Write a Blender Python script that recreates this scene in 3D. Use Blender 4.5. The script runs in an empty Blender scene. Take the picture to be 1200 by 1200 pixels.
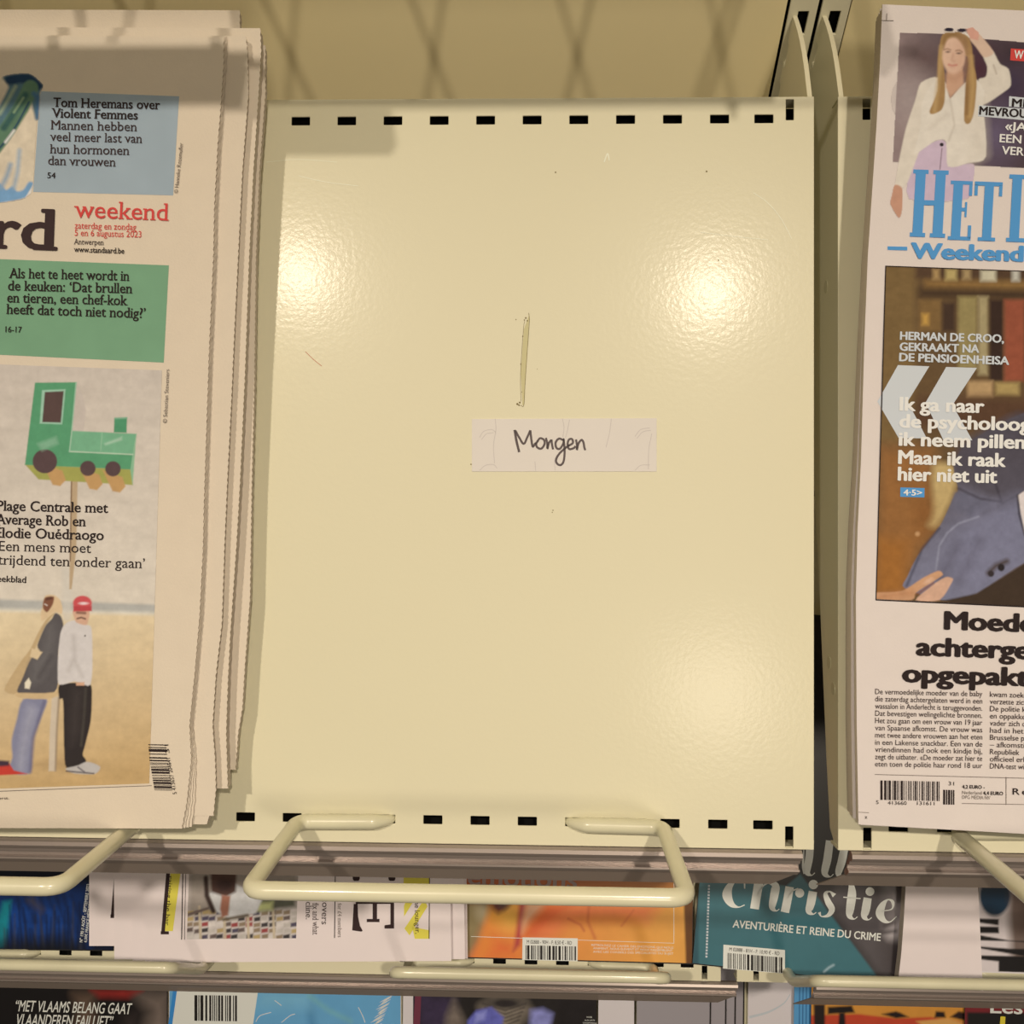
import bpy, bmesh, math, random
import numpy as np
from mathutils import Matrix, Vector

random.seed(4); rng = np.random.default_rng(4)
sc = bpy.context.scene
COL = sc.collection

# ------------------------------------------------------------------ camera, world, lamps, exposure
TILT = math.radians(56)                       # shelf panels lean back 56 degrees from the vertical
ST, CT = math.sin(TILT), math.cos(TILT)
BASIS = np.array([[1, 0, 0], [0, ST, CT], [0, -CT, ST]]).T   # columns: along shelf, up the slope, off the panel
STEP = 0.335                                  # shelf spacing
CAM = np.array([0.00719, 0.15018, 0.54404])   # camera in the frame of the eye-level shelf
def _rot(a, b, c):
    ca, sa, cb, sb, cc, s_ = math.cos(a), math.sin(a), math.cos(b), math.sin(b), math.cos(c), math.sin(c)
    return (np.array([[1, 0, 0], [0, ca, -sa], [0, sa, ca]]) @ np.array([[cb, 0, sb], [0, 1, 0], [-sb, 0, cb]])
            @ np.array([[cc, -s_, 0], [s_, cc, 0], [0, 0, 1]]))
CROT = _rot(0.02398, 0.03024, 0.00654)
FOC = 1200.0
def world(P, row=0):
    P = np.asarray(P, float)
    return P @ BASIS.T + np.array([0, 0, 1.0 - STEP * row])

cam = bpy.data.objects.new('camera', bpy.data.cameras.new('camera')); COL.objects.link(cam)
M3 = BASIS @ CROT
mw = Matrix([[*M3[i], world(CAM)[i]] for i in range(3)] + [[0, 0, 0, 1]])
cam.matrix_world = mw
cam.data.sensor_width = 36; cam.data.lens = 36 * FOC / 1200; cam.data.clip_start = 0.02
sc.camera = cam

wd = bpy.data.worlds.new('shop_world'); sc.world = wd; wd.use_nodes = True
wd.node_tree.nodes['Background'].inputs[0].default_value = (1.0, 0.85, 0.66, 1)
wd.node_tree.nodes['Background'].inputs[1].default_value = 0.12

def spot(name, loc, target, power, radius, blend=0.6, size=75):
    l = bpy.data.lights.new(name, 'SPOT'); l.energy = power; l.shadow_soft_size = radius
    l.color = (1.0, 0.86, 0.68); l.spot_size = math.radians(size); l.spot_blend = blend
    o = bpy.data.objects.new(name, l); COL.objects.link(o); o.location = loc
    o.rotation_euler = (Vector(target) - Vector(loc)).to_track_quat('-Z', 'Y').to_euler()
    return o
spot('ceiling_spot', (-0.734, -0.626, 3.6), (-0.12, -0.50, 0.6), 117, 0.040, 1.0, 60)
spot('ceiling_spot', (0.505, -0.680, 3.6), (0.10, -0.50, 0.6), 117, 0.040, 1.0, 60)
spot('ceiling_spot', (0.681, -2.291, 3.6), (0.05, 0.60, 1.2), 84, 0.20, 1.0, 42)

sc.view_settings.view_transform = 'Standard'; sc.view_settings.look = 'None'
sc.view_settings.gamma = 1; sc.view_settings.use_curve_mapping = False
sc.view_settings.exposure = 0.0

# ------------------------------------------------------------------ geometry of the view: where a photo point lies on a paper
def row_off(row): return np.array([0, -STEP * CT * row, -STEP * ST * row])
def hit(px, py, row=0, f=0.0):
    """local x, v, n of the point on the surface n = f(x, v) of a shelf row"""
    px = np.asarray(px, float); py = np.asarray(py, float)
    d = np.stack([(px - 600) / FOC, (600 - py) / FOC, -np.ones_like(px)], -1) @ CROT.T
    c = CAM - row_off(row)
    n = np.zeros_like(px)
    for _ in range(8):
        t = (n - c[2]) / d[..., 2]
        P = c + t[..., None] * d
        n = f(P[..., 0], P[..., 1]) if callable(f) else np.full_like(px, f)
    t = (n - c[2]) / d[..., 2]
    return c + t[..., None] * d
def proj(P, row=0):
    q = (np.asarray(P, float) - (CAM - row_off(row))) @ CROT
    return 600 - FOC * q[..., 0] / q[..., 2], 600 + FOC * q[..., 1] / q[..., 2]

# ------------------------------------------------------------------ materials
def lin(c):
    c = np.asarray(c, float) / 255.0
    return np.where(c <= 0.04045, c / 12.92, ((c + 0.055) / 1.055) ** 2.4)
def obs(*c):                                    # pigment that looks like this sRGB value in the warm shop light
    return np.clip(lin(c) / np.array([1.0, 0.86, 0.70]), 0, 0.92)
MATS = {}
def mat(name, color, rough=0.5, metal=0.0, noise=0.0, nscale=60, bump=0.0, bscale=600, coat=0.0, coat_r=0.1, spec=0.5):
    if name in MATS: return MATS[name]
    m = bpy.data.materials.new(name); m.use_nodes = True; nt = m.node_tree; b = nt.nodes['Principled BSDF']
    b.inputs['Base Color'].default_value = (*color, 1); b.inputs['Roughness'].default_value = rough
    b.inputs['Metallic'].default_value = metal; b.inputs['Specular IOR Level'].default_value = spec
    b.inputs['Coat Weight'].default_value = coat; b.inputs['Coat Roughness'].default_value = coat_r
    tc = nt.nodes.new('ShaderNodeTexCoord')
    if noise:
        n = nt.nodes.new('ShaderNodeTexNoise'); n.inputs['Scale'].default_value = nscale; n.inputs['Detail'].default_value = 6
        nt.links.new(tc.outputs['Object'], n.inputs['Vector'])
        mx = nt.nodes.new('ShaderNodeMix'); mx.data_type = 'RGBA'
        mx.inputs[6].default_value = (*[min(1, x * (1 + noise)) for x in color], 1)
        mx.inputs[7].default_value = (*[x * (1 - noise) for x in color], 1)
        nt.links.new(n.outputs['Fac'], mx.inputs[0]); nt.links.new(mx.outputs[2], b.inputs['Base Color'])
    if bump:
        n2 = nt.nodes.new('ShaderNodeTexNoise'); n2.inputs['Scale'].default_value = bscale; n2.inputs['Detail'].default_value = 2
        nt.links.new(tc.outputs['Object'], n2.inputs['Vector'])
        bp = nt.nodes.new('ShaderNodeBump'); bp.inputs['Strength'].default_value = bump; bp.inputs['Distance'].default_value = 0.001
        nt.links.new(n2.outputs['Fac'], bp.inputs['Height']); nt.links.new(bp.outputs['Normal'], b.inputs['Normal'])
        if coat: nt.links.new(bp.outputs['Normal'], b.inputs['Coat Normal'])
    MATS[name] = m; return m
def ink_mat(name, rough, spec=0.5):
    m = bpy.data.materials.new(name); m.use_nodes = True; nt = m.node_tree; b = nt.nodes['Principled BSDF']
    a = nt.nodes.new('ShaderNodeAttribute'); a.attribute_name = 'ink'
    nt.links.new(a.outputs['Color'], b.inputs['Base Color'])
    b.inputs['Roughness'].default_value = rough; b.inputs['Specular IOR Level'].default_value = spec
    MATS[name] = m; return m
CREAM = tuple(obs(227, 209, 168))
M_panel = mat('cream_panel_paint', CREAM, 0.4, noise=0.02, nscale=5, bump=0.05, bscale=420, coat=0.12, coat_r=0.15, spec=0.25)
M_cream = mat('cream_metal_paint', CREAM, 0.38, noise=0.03, nscale=14, bump=0.05, bscale=500)
M_wall = mat('cream_wall_paint', (0.94, 0.83, 0.50), 0.45, noise=0.03, nscale=6)
M_wire = mat('cream_wire_enamel', tuple(obs(224, 207, 165)), 0.3, noise=0.10, nscale=38, coat=0.3, coat_r=0.12)
M_rail = mat('mauve_rail_plastic', (0.37, 0.32, 0.30), 0.27, metal=0.45, noise=0.03, nscale=30)
M_dark = mat('slot_shade_black', (0.006, 0.006, 0.006), 0.9, spec=0.1)  # near-black colour standing in for the shade behind slots
M_paperL = mat('warm_newsprint', tuple(obs(224, 200, 170)), 0.85, noise=0.035, nscale=90, bump=0.12, bscale=900, spec=0.2)
M_paperR = mat('pink_newsprint', tuple(obs(228, 207, 190)), 0.85, noise=0.03, nscale=90, bump=0.10, bscale=900, spec=0.2)
M_edge = mat('newsprint_edge', tuple(obs(196, 174, 150)), 0.9, noise=0.12, nscale=900, spec=0.2)
M_peg = mat('pale_peg_rim', tuple(obs(206, 190, 150)), 0.4)
M_floor = mat('grey_shop_floor', (0.18, 0.17, 0.16), 0.4, noise=0.1)
M_inkN = ink_mat('newspaper_print', 0.8, 0.2)
M_inkM = ink_mat('glossy_cover_print', 0.34, 0.5)
M_black = mat('black_ink', tuple(obs(44, 32, 30)), 0.75, spec=0.2)
M_brown = mat('dark_brown_ink', tuple(obs(62, 44, 42)), 0.75, spec=0.2)
M_grey = mat('grey_ink', tuple(obs(120, 104, 92)), 0.8, spec=0.2)
M_red = mat('red_ink', tuple(obs(214, 74, 66)), 0.8, spec=0.2)
M_blue = mat('blue_ink', tuple(obs(88, 150, 196)), 0.8, spec=0.2)
M_white = mat('white_ink', tuple(obs(236, 224, 208)), 0.8, spec=0.2)
M_silver = mat('pale_grey_ink', tuple(obs(208, 204, 198)), 0.8, spec=0.2)
M_yellow = mat('yellow_ink', tuple(obs(236, 214, 84)), 0.8, spec=0.2)
M_gwhite = mat('glossy_white_ink', tuple(obs(240, 232, 220)), 0.35)
M_gblack = mat('glossy_black_ink', tuple(obs(34, 28, 26)), 0.35)

def flap_mat():
    m = bpy.data.materials.new('smoky_clear_plastic'); m.use_nodes = True; nt = m.node_tree
    out = nt.nodes['Material Output']; b = nt.nodes['Principled BSDF']
    b.inputs['Base Color'].default_value = (0.26, 0.22, 0.195, 1); b.inputs['Roughness'].default_value = 0.2
    t = nt.nodes.new('ShaderNodeBsdfTransparent'); t.inputs[0].default_value = (0.62, 0.58, 0.55, 1)
    mx = nt.nodes.new('ShaderNodeMixShader'); mx.inputs[0].default_value = 0.68
    nt.links.new(t.outputs[0], mx.inputs[1]); nt.links.new(b.outputs[0], mx.inputs[2]); nt.links.new(mx.outputs[0], out.inputs[0])
    return m
M_flap = flap_mat()

# ------------------------------------------------------------------ object helpers
def link(name, me, material=None, parent=None):
    o = bpy.data.objects.new(name, me); COL.objects.link(o)
    if material is not None and hasattr(me, 'materials') and not me.materials: me.materials.append(material)
    if parent is not None:
        o.parent = parent; o.matrix_parent_inverse = Matrix.Translation(parent.location).inverted()
    return o
def meshobj(name, verts, faces, material, parent=None, smooth=False):
    me = bpy.data.meshes.new(name); me.from_pydata([tuple(v) for v in verts], [], [tuple(f) for f in faces]); me.update()
    if smooth: me.shade_smooth()
    return link(name, me, material, parent)
def thing(name, loc, label, cat, group=None):
    o = bpy.data.objects.new(name, None); COL.objects.link(o); o.location = tuple(loc); o.empty_display_size = 0.02
    tag(o, label, cat, group); return o
def tag(o, label, cat, group=None):
    o['label'] = label; o['category'] = cat
    if group: o['group'] = group
    return o
def box(lo, hi):
    x0, y0, z0 = lo; x1, y1, z1 = hi
    v = [(x0,y0,z0),(x1,y0,z0),(x1,y1,z0),(x0,y1,z0),(x0,y0,z1),(x1,y0,z1),(x1,y1,z1),(x0,y1,z1)]
    f = [(0,3,2,1),(4,5,6,7),(0,1,5,4),(1,2,6,5),(2,3,7,6),(3,0,4,7)]
    return v, f
def extrude_profile(poly, x0, x1, row, closed=True):
    """closed (v, n) polygon swept along the shelf"""
    k = len(poly)
    L = [(x0, v, n) for v, n in poly] + [(x1, v, n) for v, n in poly]
    F = [(i, (i + 1) % k, k + (i + 1) % k, k + i) for i in range(k)]
    F += [tuple(range(k))[::-1], tuple(range(k, 2 * k))]
    return world(L, row), F
def bevel(o, w, seg=2, ang=40):
    b = o.modifiers.new('bevel', 'BEVEL'); b.width = w; b.segments = seg; b.limit_method = 'ANGLE'; b.angle_limit = math.radians(ang)

def perforated(xc, vc, solid, n0, n1, row):
    """sheet with rectangular holes: xc, vc cut lines, solid(x, v) tests the cell centre"""
    nx, nv = len(xc), len(vc)
    V = [(x, v, n0) for v in vc for x in xc] + [(x, v, n1) for v in vc for x in xc]
    S = [[solid((xc[i] + xc[i+1]) / 2, (vc[j] + vc[j+1]) / 2) for i in range(nx - 1)] for j in range(nv - 1)]
    def s(i, j): return 0 <= i < nx - 1 and 0 <= j < nv - 1 and S[j][i]
    K = nx * nv; F = []
    for j in range(nv - 1):
        for i in range(nx - 1):
            if not S[j][i]: continue
            a, b, c, d = j*nx+i, j*nx+i+1, (j+1)*nx+i+1, (j+1)*nx+i
            F.append((K+a, K+b, K+c, K+d)); F.append((a, d, c, b))
            if not s(i, j-1): F.append((a, b, K+b, K+a))
            if not s(i+1, j): F.append((b, c, K+c, K+b))
            if not s(i, j+1): F.append((c, d, K+d, K+c))
            if not s(i-1, j): F.append((d, a, K+a, K+d))
    used = sorted({i for f in F for i in f}); mp = {u: k for k, u in enumerate(used)}
    return [V[u] for u in used], [tuple(mp[i] for i in f) for f in F]

def tube(path, r, seg=14, radii=None):
    P = np.asarray(path, float); n = len(P); V = []; F = []
    ref = np.array([0.3, 0.5, 0.81])
    T = np.gradient(P, axis=0); T /= np.linalg.norm(T, axis=1)[:, None]
    u = np.cross(T[0], ref); u /= np.linalg.norm(u)
    for i in range(n):
        u = u - T[i] * (u @ T[i]); u /= np.linalg.norm(u); w = np.cross(T[i], u)
        rr = r if radii is None else radii[i]
        for k in range(seg):
            a = 2 * math.pi * k / seg
            V.append(P[i] + rr * (math.cos(a) * u + math.sin(a) * w))
    for i in range(n - 1):
        for k in range(seg):
            F.append((i*seg+k, i*seg+(k+1) % seg, (i+1)*seg+(k+1) % seg, (i+1)*seg+k))
    F.append(tuple(range(seg))[::-1]); F.append(tuple(range((n-1)*seg, n*seg)))
    return V, F
def rounded(pts, rad, k=7):
    """polyline with rounded corners"""
    P = [np.asarray(p, float) for p in pts]; out = [P[0]]
    for i in range(1, len(P) - 1):
        a = P[i-1] - P[i]; b = P[i+1] - P[i]; la, lb = np.linalg.norm(a), np.linalg.norm(b)
        r = min(rad, la * 0.48, lb * 0.48); p0 = P[i] + a / la * r; p1 = P[i] + b / lb * r
        for t in np.linspace(0, 1, k): out.append((1-t)**2 * p0 + 2*t*(1-t) * P[i] + t*t * p1)
    out.append(P[-1]); return out

# ------------------------------------------------------------------ the setting
WALL_Y = 0.39
v_, f_ = box((-1.6, WALL_Y + 0.004, 0.0), (1.8, WALL_Y + 0.10, 2.6))
wall = meshobj('wall_back', v_, f_, M_dark); wall['kind'] = 'structure'  # near-black filler box, stands in for the shade inside the upright slots
for x0, x1 in ((-1.6, 0.1425), (0.1785, 1.8)):           # cream back boards between the uprights
    v_, f_ = box((x0, WALL_Y, 0.0), (x1, WALL_Y + 0.006, 2.6)); bp_ = meshobj('back_board', v_, f_, M_wall, wall)
def upright(x0, x1, label):
    zs = [0.3]; holes = []
    z = 0.31
    off = 1.2245 - 0.0135
    k0 = math.ceil((0.32 - off) / 0.025); k1 = int((2.2 - off) / 0.025)
    for k in range(k0, k1): holes.append((off + 0.025 * k, off + 0.025 * k + 0.0135))
    cx = (x0 + x1) / 2 + (0.0005)
    xs = [x0, cx - 0.003, cx + 0.003, x1]; zc = [0.0] + [q for h in holes for q in h] + [2.4]
    V, F = perforated(xs, zc, lambda x, z: not (abs(x - cx) < 0.003 and any(a < z < b for a, b in holes)), 0, 0.002, 0)
    V = [(x, WALL_Y - n, z) for x, z, n in V]
    o = meshobj('slotted_upright', V, F, M_cream); tag(o, label, 'upright'); bevel(o, 0.0004)
    return o
upright(0.1440, 0.1597, 'slotted cream steel upright carrying the shelf with the handwritten label')
upright(0.1618, 0.1775, 'slotted cream steel upright carrying the shelf of the blue-lettered newspapers')
v_, f_ = box((-3, -3, -0.02), (3, 0.49, 0.0)); fl = meshobj('floor', v_, f_, M_floor); fl['kind'] = 'structure'

# ------------------------------------------------------------------ display shelves
V0, V1, TH = -0.0125, 0.3855, 0.0012
def make_shelf(unit, row, label):
    if unit == 'L': x0, x1, inner = -0.85, 0.150, 1
    else: x0, x1, inner = 0.1625, 1.16, 0
    sl = []                                            # slots: cx, cv, half w, half h
    if unit == 'L':
        ks = [(0.025 * k - (0.0015 if k == 5 else 0)) for k in range(-32, 6)]; vs = 0.1372
    else:
        ks = [0.1937 + 0.025 * k for k in range(0, 37)]; vs = 0.1777
    for c in ks:
        for cv in (0.0, 0.3737): sl.append((c, cv, 0.005, 0.0023))
    for cv in (-0.0062, 0.3785): sl.append((vs, cv, 0.0021, 0.0056))
    xs = sorted({x0, x1, *[round(c - a, 5) for c, _, a, _ in sl], *[round(c + a, 5) for c, _, a, _ in sl]})
    vs_ = sorted({V0, V1, *[round(c - a, 5) for _, c, _, a in sl], *[round(c + a, 5) for _, c, _, a in sl]})
    solid = lambda x, v: not any(abs(x - c) < a and abs(v - d) < h for c, d, a, h in sl)
    V, F = perforated(xs, vs_, solid, -TH, 0.0, row)
    root = thing('display_shelf', world((x0 if unit == 'R' else x1, V0, 0), row), label, 'shelf', 'sloping cream display shelves')
    p = meshobj('panel', world(V, row), F, M_panel, root); bevel(p, 0.0004)
    # folded top edge and bottom lip
    V, F = extrude_profile([(V1, -TH), (V1 - 0.0012, -TH), (V1 - 0.0012, -0.012), (V1, -0.012)], x0, x1, row); meshobj('top_flange', V, F, M_cream, root)
    V, F = extrude_profile([(V0, -TH), (V0 + 0.0012, -TH), (V0 + 0.0012, -0.014), (V0, -0.014)], x0, x1, row); meshobj('bottom_lip', V, F, M_cream, root)
    for lo, hi in ((V0 + 0.002, 0.006), (0.366, V1 - 0.002)):      # near-black strips added behind the slot rows as painted shade
        V, F = extrude_profile([(lo, -0.011), (hi, -0.011), (hi, -0.0125), (lo, -0.0125)], x0 + 0.004, x1 - 0.004, row); meshobj('slot_shade_strip', V, F, M_dark, root)
    # side brackets hooked into the uprights
    oz = 1.0 - STEP * row
    def yz(v, n): return (ST * v - CT * n, CT * v + ST * n + oz)
    for xb in ((x0 + 0.0008, x0 + 0.0033), (x1 - 0.0033, x1 - 0.0008)):
        top = [yz(V1 - 0.0005, -0.0008)]
        tip = (WALL_Y - 0.0015, 1.2195 - STEP * row)
        for t in np.linspace(0.12, 1, 9):
            a = top[0]; top.append((a[0] + (tip[0] - a[0]) * t, a[1] + (tip[1] - a[1]) * t + 0.005 * math.sin(math.pi * min(1, t) * 0.85)))
        back = [(WALL_Y - 0.001, tip[1] - 0.012), (WALL_Y - 0.007, tip[1] - 0.013), (WALL_Y - 0.007, tip[1] - 0.026), (WALL_Y - 0.001, tip[1] - 0.025), (WALL_Y - 0.001, tip[1] - 0.037), (WALL_Y - 0.007, tip[1] - 0.038),
                (WALL_Y - 0.007, tip[1] - 0.11)]
        low = [yz(0.30, -0.088), yz(0.24, -0.062), yz(0.12, -0.039), yz(0.03, -0.025), yz(-0.006, -0.018), yz(V0 + 0.001, -0.010), yz(V0 + 0.001, -0.0008)]
        poly = top + back + low
        k = len(poly)
        V = [(xb[0], *q) for q in poly] + [(xb[1], *q) for q in poly]
        F = [(i, (i+1) % k, k + (i+1) % k, k + i) for i in range(k)] + [tuple(range(k))[::-1], tuple(range(k, 2*k))]
        br = meshobj('side_bracket', V, F, M_cream, root)
        for v, n in ((0.29, -0.026), (0.083, -0.020), (0.070, -0.012)):      # pressed holes in the bracket
            y, z = yz(v, n)
            for xx in (xb[0] - 0.0002, xb[1]):
                ring = [(xx, y + 0.0035 * math.cos(a), z + 0.0035 * math.sin(a)) for a in np.linspace(0, 2*math.pi, 14, endpoint=False)]
                ring2 = [(q[0] + 0.0002, q[1], q[2]) for q in ring]
                meshobj('peg_hole', ring + ring2, [tuple(range(14)), tuple(range(14, 28))[::-1]] + [(i, (i+1) % 14, 14+(i+1) % 14, 14+i) for i in range(14)], M_peg, br)
    # price rail under the lip
    if unit == 'L': rx0, rx1 = x0 + 0.003, (0.1435 if row == 0 else 0.163)
    else: rx0, rx1 = (0.1690 if row == 0 else 0.2240), x1 - 0.003
    prof = [(-0.0128, 0.0004), (-0.0140, 0.0026), (-0.0160, 0.0030), (-0.0178, 0.0012), (-0.0182, -0.0016), (-0.0208, -0.0030), (-0.0214, -0.0060), (-0.0236, -0.0064), (-0.0242, -0.0036),
            (-0.0252, -0.0036), (-0.0285, -0.0092), (-0.0290, -0.0112), (-0.0262, -0.0112), (-0.0232, -0.0080), (-0.0200, -0.0070), (-0.0150, -0.0030), (-0.0128, -0.0030)]
    V, F = extrude_profile(prof, rx0, rx1, row); r = meshobj('price_rail', V, F, M_rail, root)
    a, b, c, d = (-0.0280, -0.0098), (-0.0352, -0.0140), (-0.0350, -0.0150), (-0.0280, -0.0108)
    cut0, cut1 = (0.0, 0.013) if unit == 'L' else (0.014, 0.0)
    L = [(rx0, *a), (rx0 - (cut0 - 0) if unit == 'R' else rx0, *b), (rx0 - (cut0 - 0) if unit == 'R' else rx0, *c), (rx0, *d), (rx1, *a), (rx1 - cut1, *b), (rx1 - cut1, *c), (rx1, *d)]
    meshobj('clear_flap', world(L, row), [(0,1,2,3)[::-1], (4,5,6,7), (0,4,5,1)[::-1], (1,5,6,2)[::-1], (2,6,7,3)[::-1], (3,7,4,0)[::-1]], M_flap, root)
    return root
make_shelf('L', 0, 'wide sloping cream shelf with the handwritten white label, beside the green-box newspapers')
make_shelf('R', 0, 'sloping cream shelf under the newspapers with blue masthead letters')
make_shelf('L', 1, 'sloping cream shelf holding the orange magazine and the newspapers laid sideways')
make_shelf('R', 1, 'sloping cream shelf under the teal magazine and the plain white newspaper')
make_shelf('L', 2, 'lowest sloping cream shelf holding the sky-blue wrapped magazine')
make_shelf('R', 2, 'lowest sloping cream shelf under the magazine with orange and red figures')

# ------------------------------------------------------------------ wire stops
def wire_path(cx, vf, n1=0.0955):
    h, s = 0.096, 0.0465; vm = -0.002 if vf < 0 else 0.0018
    pts = [(cx - s, 0.0, -0.006), (cx - s - 0.001, 0.0, 0.0015), (cx - s - 0.009, 0.0, 0.0052), (cx - h, -0.0005, 0.0052), (cx - h, vm, 0.031), (cx - h, vf, n1), (cx + h, vf, n1), (cx + h, vm, 0.031),
           (cx + h, -0.0005, 0.0052), (cx + s + 0.009, 0.0, 0.0052), (cx + s + 0.001, 0.0, 0.0015), (cx + s, 0.0, -0.006)]
    return rounded(pts, 0.0085)
def wire(cx, row, label):
    P = np.array(wire_path(cx, -0.0055 if row == 0 else 0.030)); n = len(P)
    d = np.minimum(np.abs(P[:, 0] - (cx - 0.0465)), np.abs(P[:, 0] - (cx + 0.0465)))
    inner = (P[:, 2] < 0.03)
    rad = np.where(inner, np.clip(0.0022 + d * 0.20, 0.0022, 0.004), 0.004)
    V, F = tube(world(P, row), 0.004, 14, rad)
    o = meshobj('wire_stop', V, F, M_wire, smooth=True); tag(o, label, 'wire stop', 'cream wire paper stops'); return o
wire(-0.025, 0, 'cream wire stop hooked below the handwritten white label')
wire(-0.300, 0, 'cream wire stop in front of the newspapers with the green toy train')
wire(0.3165, 0, 'cream wire stop in front of the newspapers with blue masthead letters')
wire(-0.350, 1, 'cream wire stop in front of the dark blue magazine')
wire(0.0, 1, 'cream wire stop under the orange magazine')
wire(0.2955, 1, 'cream wire stop under the teal magazine and the plain white newspaper')

# ------------------------------------------------------------------ upper wire shelf (its rods throw the slanting shadows on the back boards)
ws = thing('wire_shelf', (0, WALL_Y, 1.352), 'open wire shelf above the sloping newspaper shelf', 'wire shelf')
for i in range(13):
    x = -0.845 + 0.0795 * i + 0.027
    V, F = tube([(x, WALL_Y - 0.0005, 1.352), (x, 0.30, 1.352), (x, 0.262, 1.352)], 0.003, 8); meshobj('rod', V, F, M_wire, ws, True)
V, F = tube([(-0.85, 0.2625, 1.352), (-0.3, 0.2625, 1.352), (0.150, 0.2625, 1.352)], 0.003, 8); meshobj('front_wire', V, F, M_wire, ws, True)
v_, f_ = box((-0.85, 0.2380, 1.345), (-0.116, 0.2590, 1.359)); meshobj('front_tray', v_, f_, M_cream, ws)
for x in (-0.83, 0.13):
    v_, f_ = box((x, 0.25, 1.353), (x + 0.003, WALL_Y - 0.0005, 1.372)); meshobj('bracket', v_, f_, M_cream, ws)
# ------------------------------------------------------------------ printing: colour grids, lettering, ribbons
class Canvas:
    """flat print: a fine grid lying on a paper, coloured vertex by vertex"""
    def __init__(self, X, Y, bg, cut=False):
        self.X, self.Y = X, Y; self.tr = (0, 0, 1.0); self.sm = False; self.m = np.full(X.shape, 0.0 if cut else 1.0)   # cut: only the painted shapes are printed
        self.c = np.empty(X.shape + (3,)); self.c[:] = obs(*bg)
    @classmethod
    def quad(cls, tl, tr, br, bl, bg, step=1.0, cut=False):
        tl, tr, br, bl = [np.array(p, float) for p in (tl, tr, br, bl)]
        nx = int(max(np.linalg.norm(tr - tl), np.linalg.norm(br - bl)) / step) + 2
        ny = int(max(np.linalg.norm(bl - tl), np.linalg.norm(br - tr)) / step) + 2
        s, t = np.meshgrid(np.linspace(0, 1, nx), np.linspace(0, 1, ny))
        P = (tl * ((1-s)*(1-t))[..., None] + tr * (s*(1-t))[..., None] + br * (s*t)[..., None] + bl * ((1-s)*t)[..., None])
        return cls(P[..., 0], P[..., 1], bg, cut)
    def at(self, ox, oy, s): self.tr = (ox, oy, s); return self
    def P(self, pts):
        a = np.asarray(pts, float) * self.tr[2]; a[:, 0] += self.tr[0]; a[:, 1] += self.tr[1]; return a
    def put(self, alpha, color):
        if callable(color): color = color(self.X, self.Y)
        else: color = obs(*color)
        self.c += alpha[..., None] * (color - self.c); self.m = np.maximum(self.m, alpha)
    def poly(self, pts, color, soft=1.0, op=1.0):
        if self.sm and len(pts) > 5:                    # organic outlines: rounded corners
            q = np.asarray(pts, float); n = len(q); o = []
            for i in range(n):
                a, b, c, d = q[i-1], q[i], q[(i+1) % n], q[(i+2) % n]
                for t in (0, .25, .5, .75): o.append(0.5*((2*b) + 0.8*(c - a)*t + (1.6*a - 4.4*b + 3.6*c - 0.8*d)*t*t + (2.4*b - 0.8*a - 2.4*c + 0.8*d)*t**3))
            pts = o
        p = self.P(pts); m = soft + 2
        k = (self.X > p[:, 0].min() - m) & (self.X < p[:, 0].max() + m) & (self.Y > p[:, 1].min() - m) & (self.Y < p[:, 1].max() + m)
        if not k.any(): return self
        x, y = self.X[k], self.Y[k]; ins = np.zeros(x.shape, bool); d2 = np.full(x.shape, 1e9)
        for (x0, y0), (x1, y1) in zip(p, np.roll(p, -1, 0)):
            ex, ey = x1 - x0, y1 - y0; L = ex*ex + ey*ey + 1e-12
            t = np.clip(((x - x0)*ex + (y - y0)*ey) / L, 0, 1)
            d2 = np.minimum(d2, (x - x0 - t*ex)**2 + (y - y0 - t*ey)**2)
            cr = (y0 > y) != (y1 > y)
            if abs(ey) > 1e-9: ins ^= cr & (x < x0 + (y - y0) / ey * ex)
        sd = np.where(ins, -1, 1) * np.sqrt(d2)
        a = np.zeros(self.X.shape); a[k] = np.clip(0.5 - sd / soft, 0, 1) * op
        self.put(a, color); return self
    def ell(self, cx, cy, rx, ry, color, soft=1.0, op=1.0, rot=0):
        (x, y), = self.P([(cx, cy)]); rx *= self.tr[2]; ry *= self.tr[2]
        c, s = math.cos(rot), math.sin(rot); dx, dy = self.X - x, self.Y - y
        q = np.sqrt(((dx*c + dy*s) / rx)**2 + ((-dx*s + dy*c) / ry)**2)
        self.put(np.clip(0.5 - (q - 1) * min(rx, ry) / soft, 0, 1) * op, color); return self
    def line(self, pts, w, color, soft=1.0, op=1.0):
        p = self.P(pts); w *= self.tr[2]; d = np.full(self.X.shape, 1e9)
        for (x0, y0), (x1, y1) in zip(p[:-1], p[1:]):
            ex, ey = x1 - x0, y1 - y0; L = ex*ex + ey*ey + 1e-12
            t = np.clip(((self.X - x0)*ex + (self.Y - y0)*ey) / L, 0, 1)
            d = np.minimum(d, np.hypot(self.X - x0 - t*ex, self.Y - y0 - t*ey))
        self.put(np.clip(0.5 - (d - w/2) / soft, 0, 1) * op, color); return self
    def noise(self, amt, cell=3.0, sx=1.0, sy=1.0):
        """printed tone variation"""
        h = np.zeros(self.X.shape)
        for o in range(3):
            g = rng.random((64, 64)); s = cell * 2**o
            u, v = self.X / (s * sx), self.Y / (s * sy); i, j = np.floor(u).astype(int), np.floor(v).astype(int); fu, fv = u - i, v - j
            q = lambda a, b: g[(j + b) % 64, (i + a) % 64]
            h += (q(0,0)*(1-fu)*(1-fv) + q(1,0)*fu*(1-fv) + q(0,1)*(1-fu)*fv + q(1,1)*fu*fv - 0.5) * (0.6 + 0.4*o)
        self.c *= (1 + amt * h)[..., None]; return self
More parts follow.
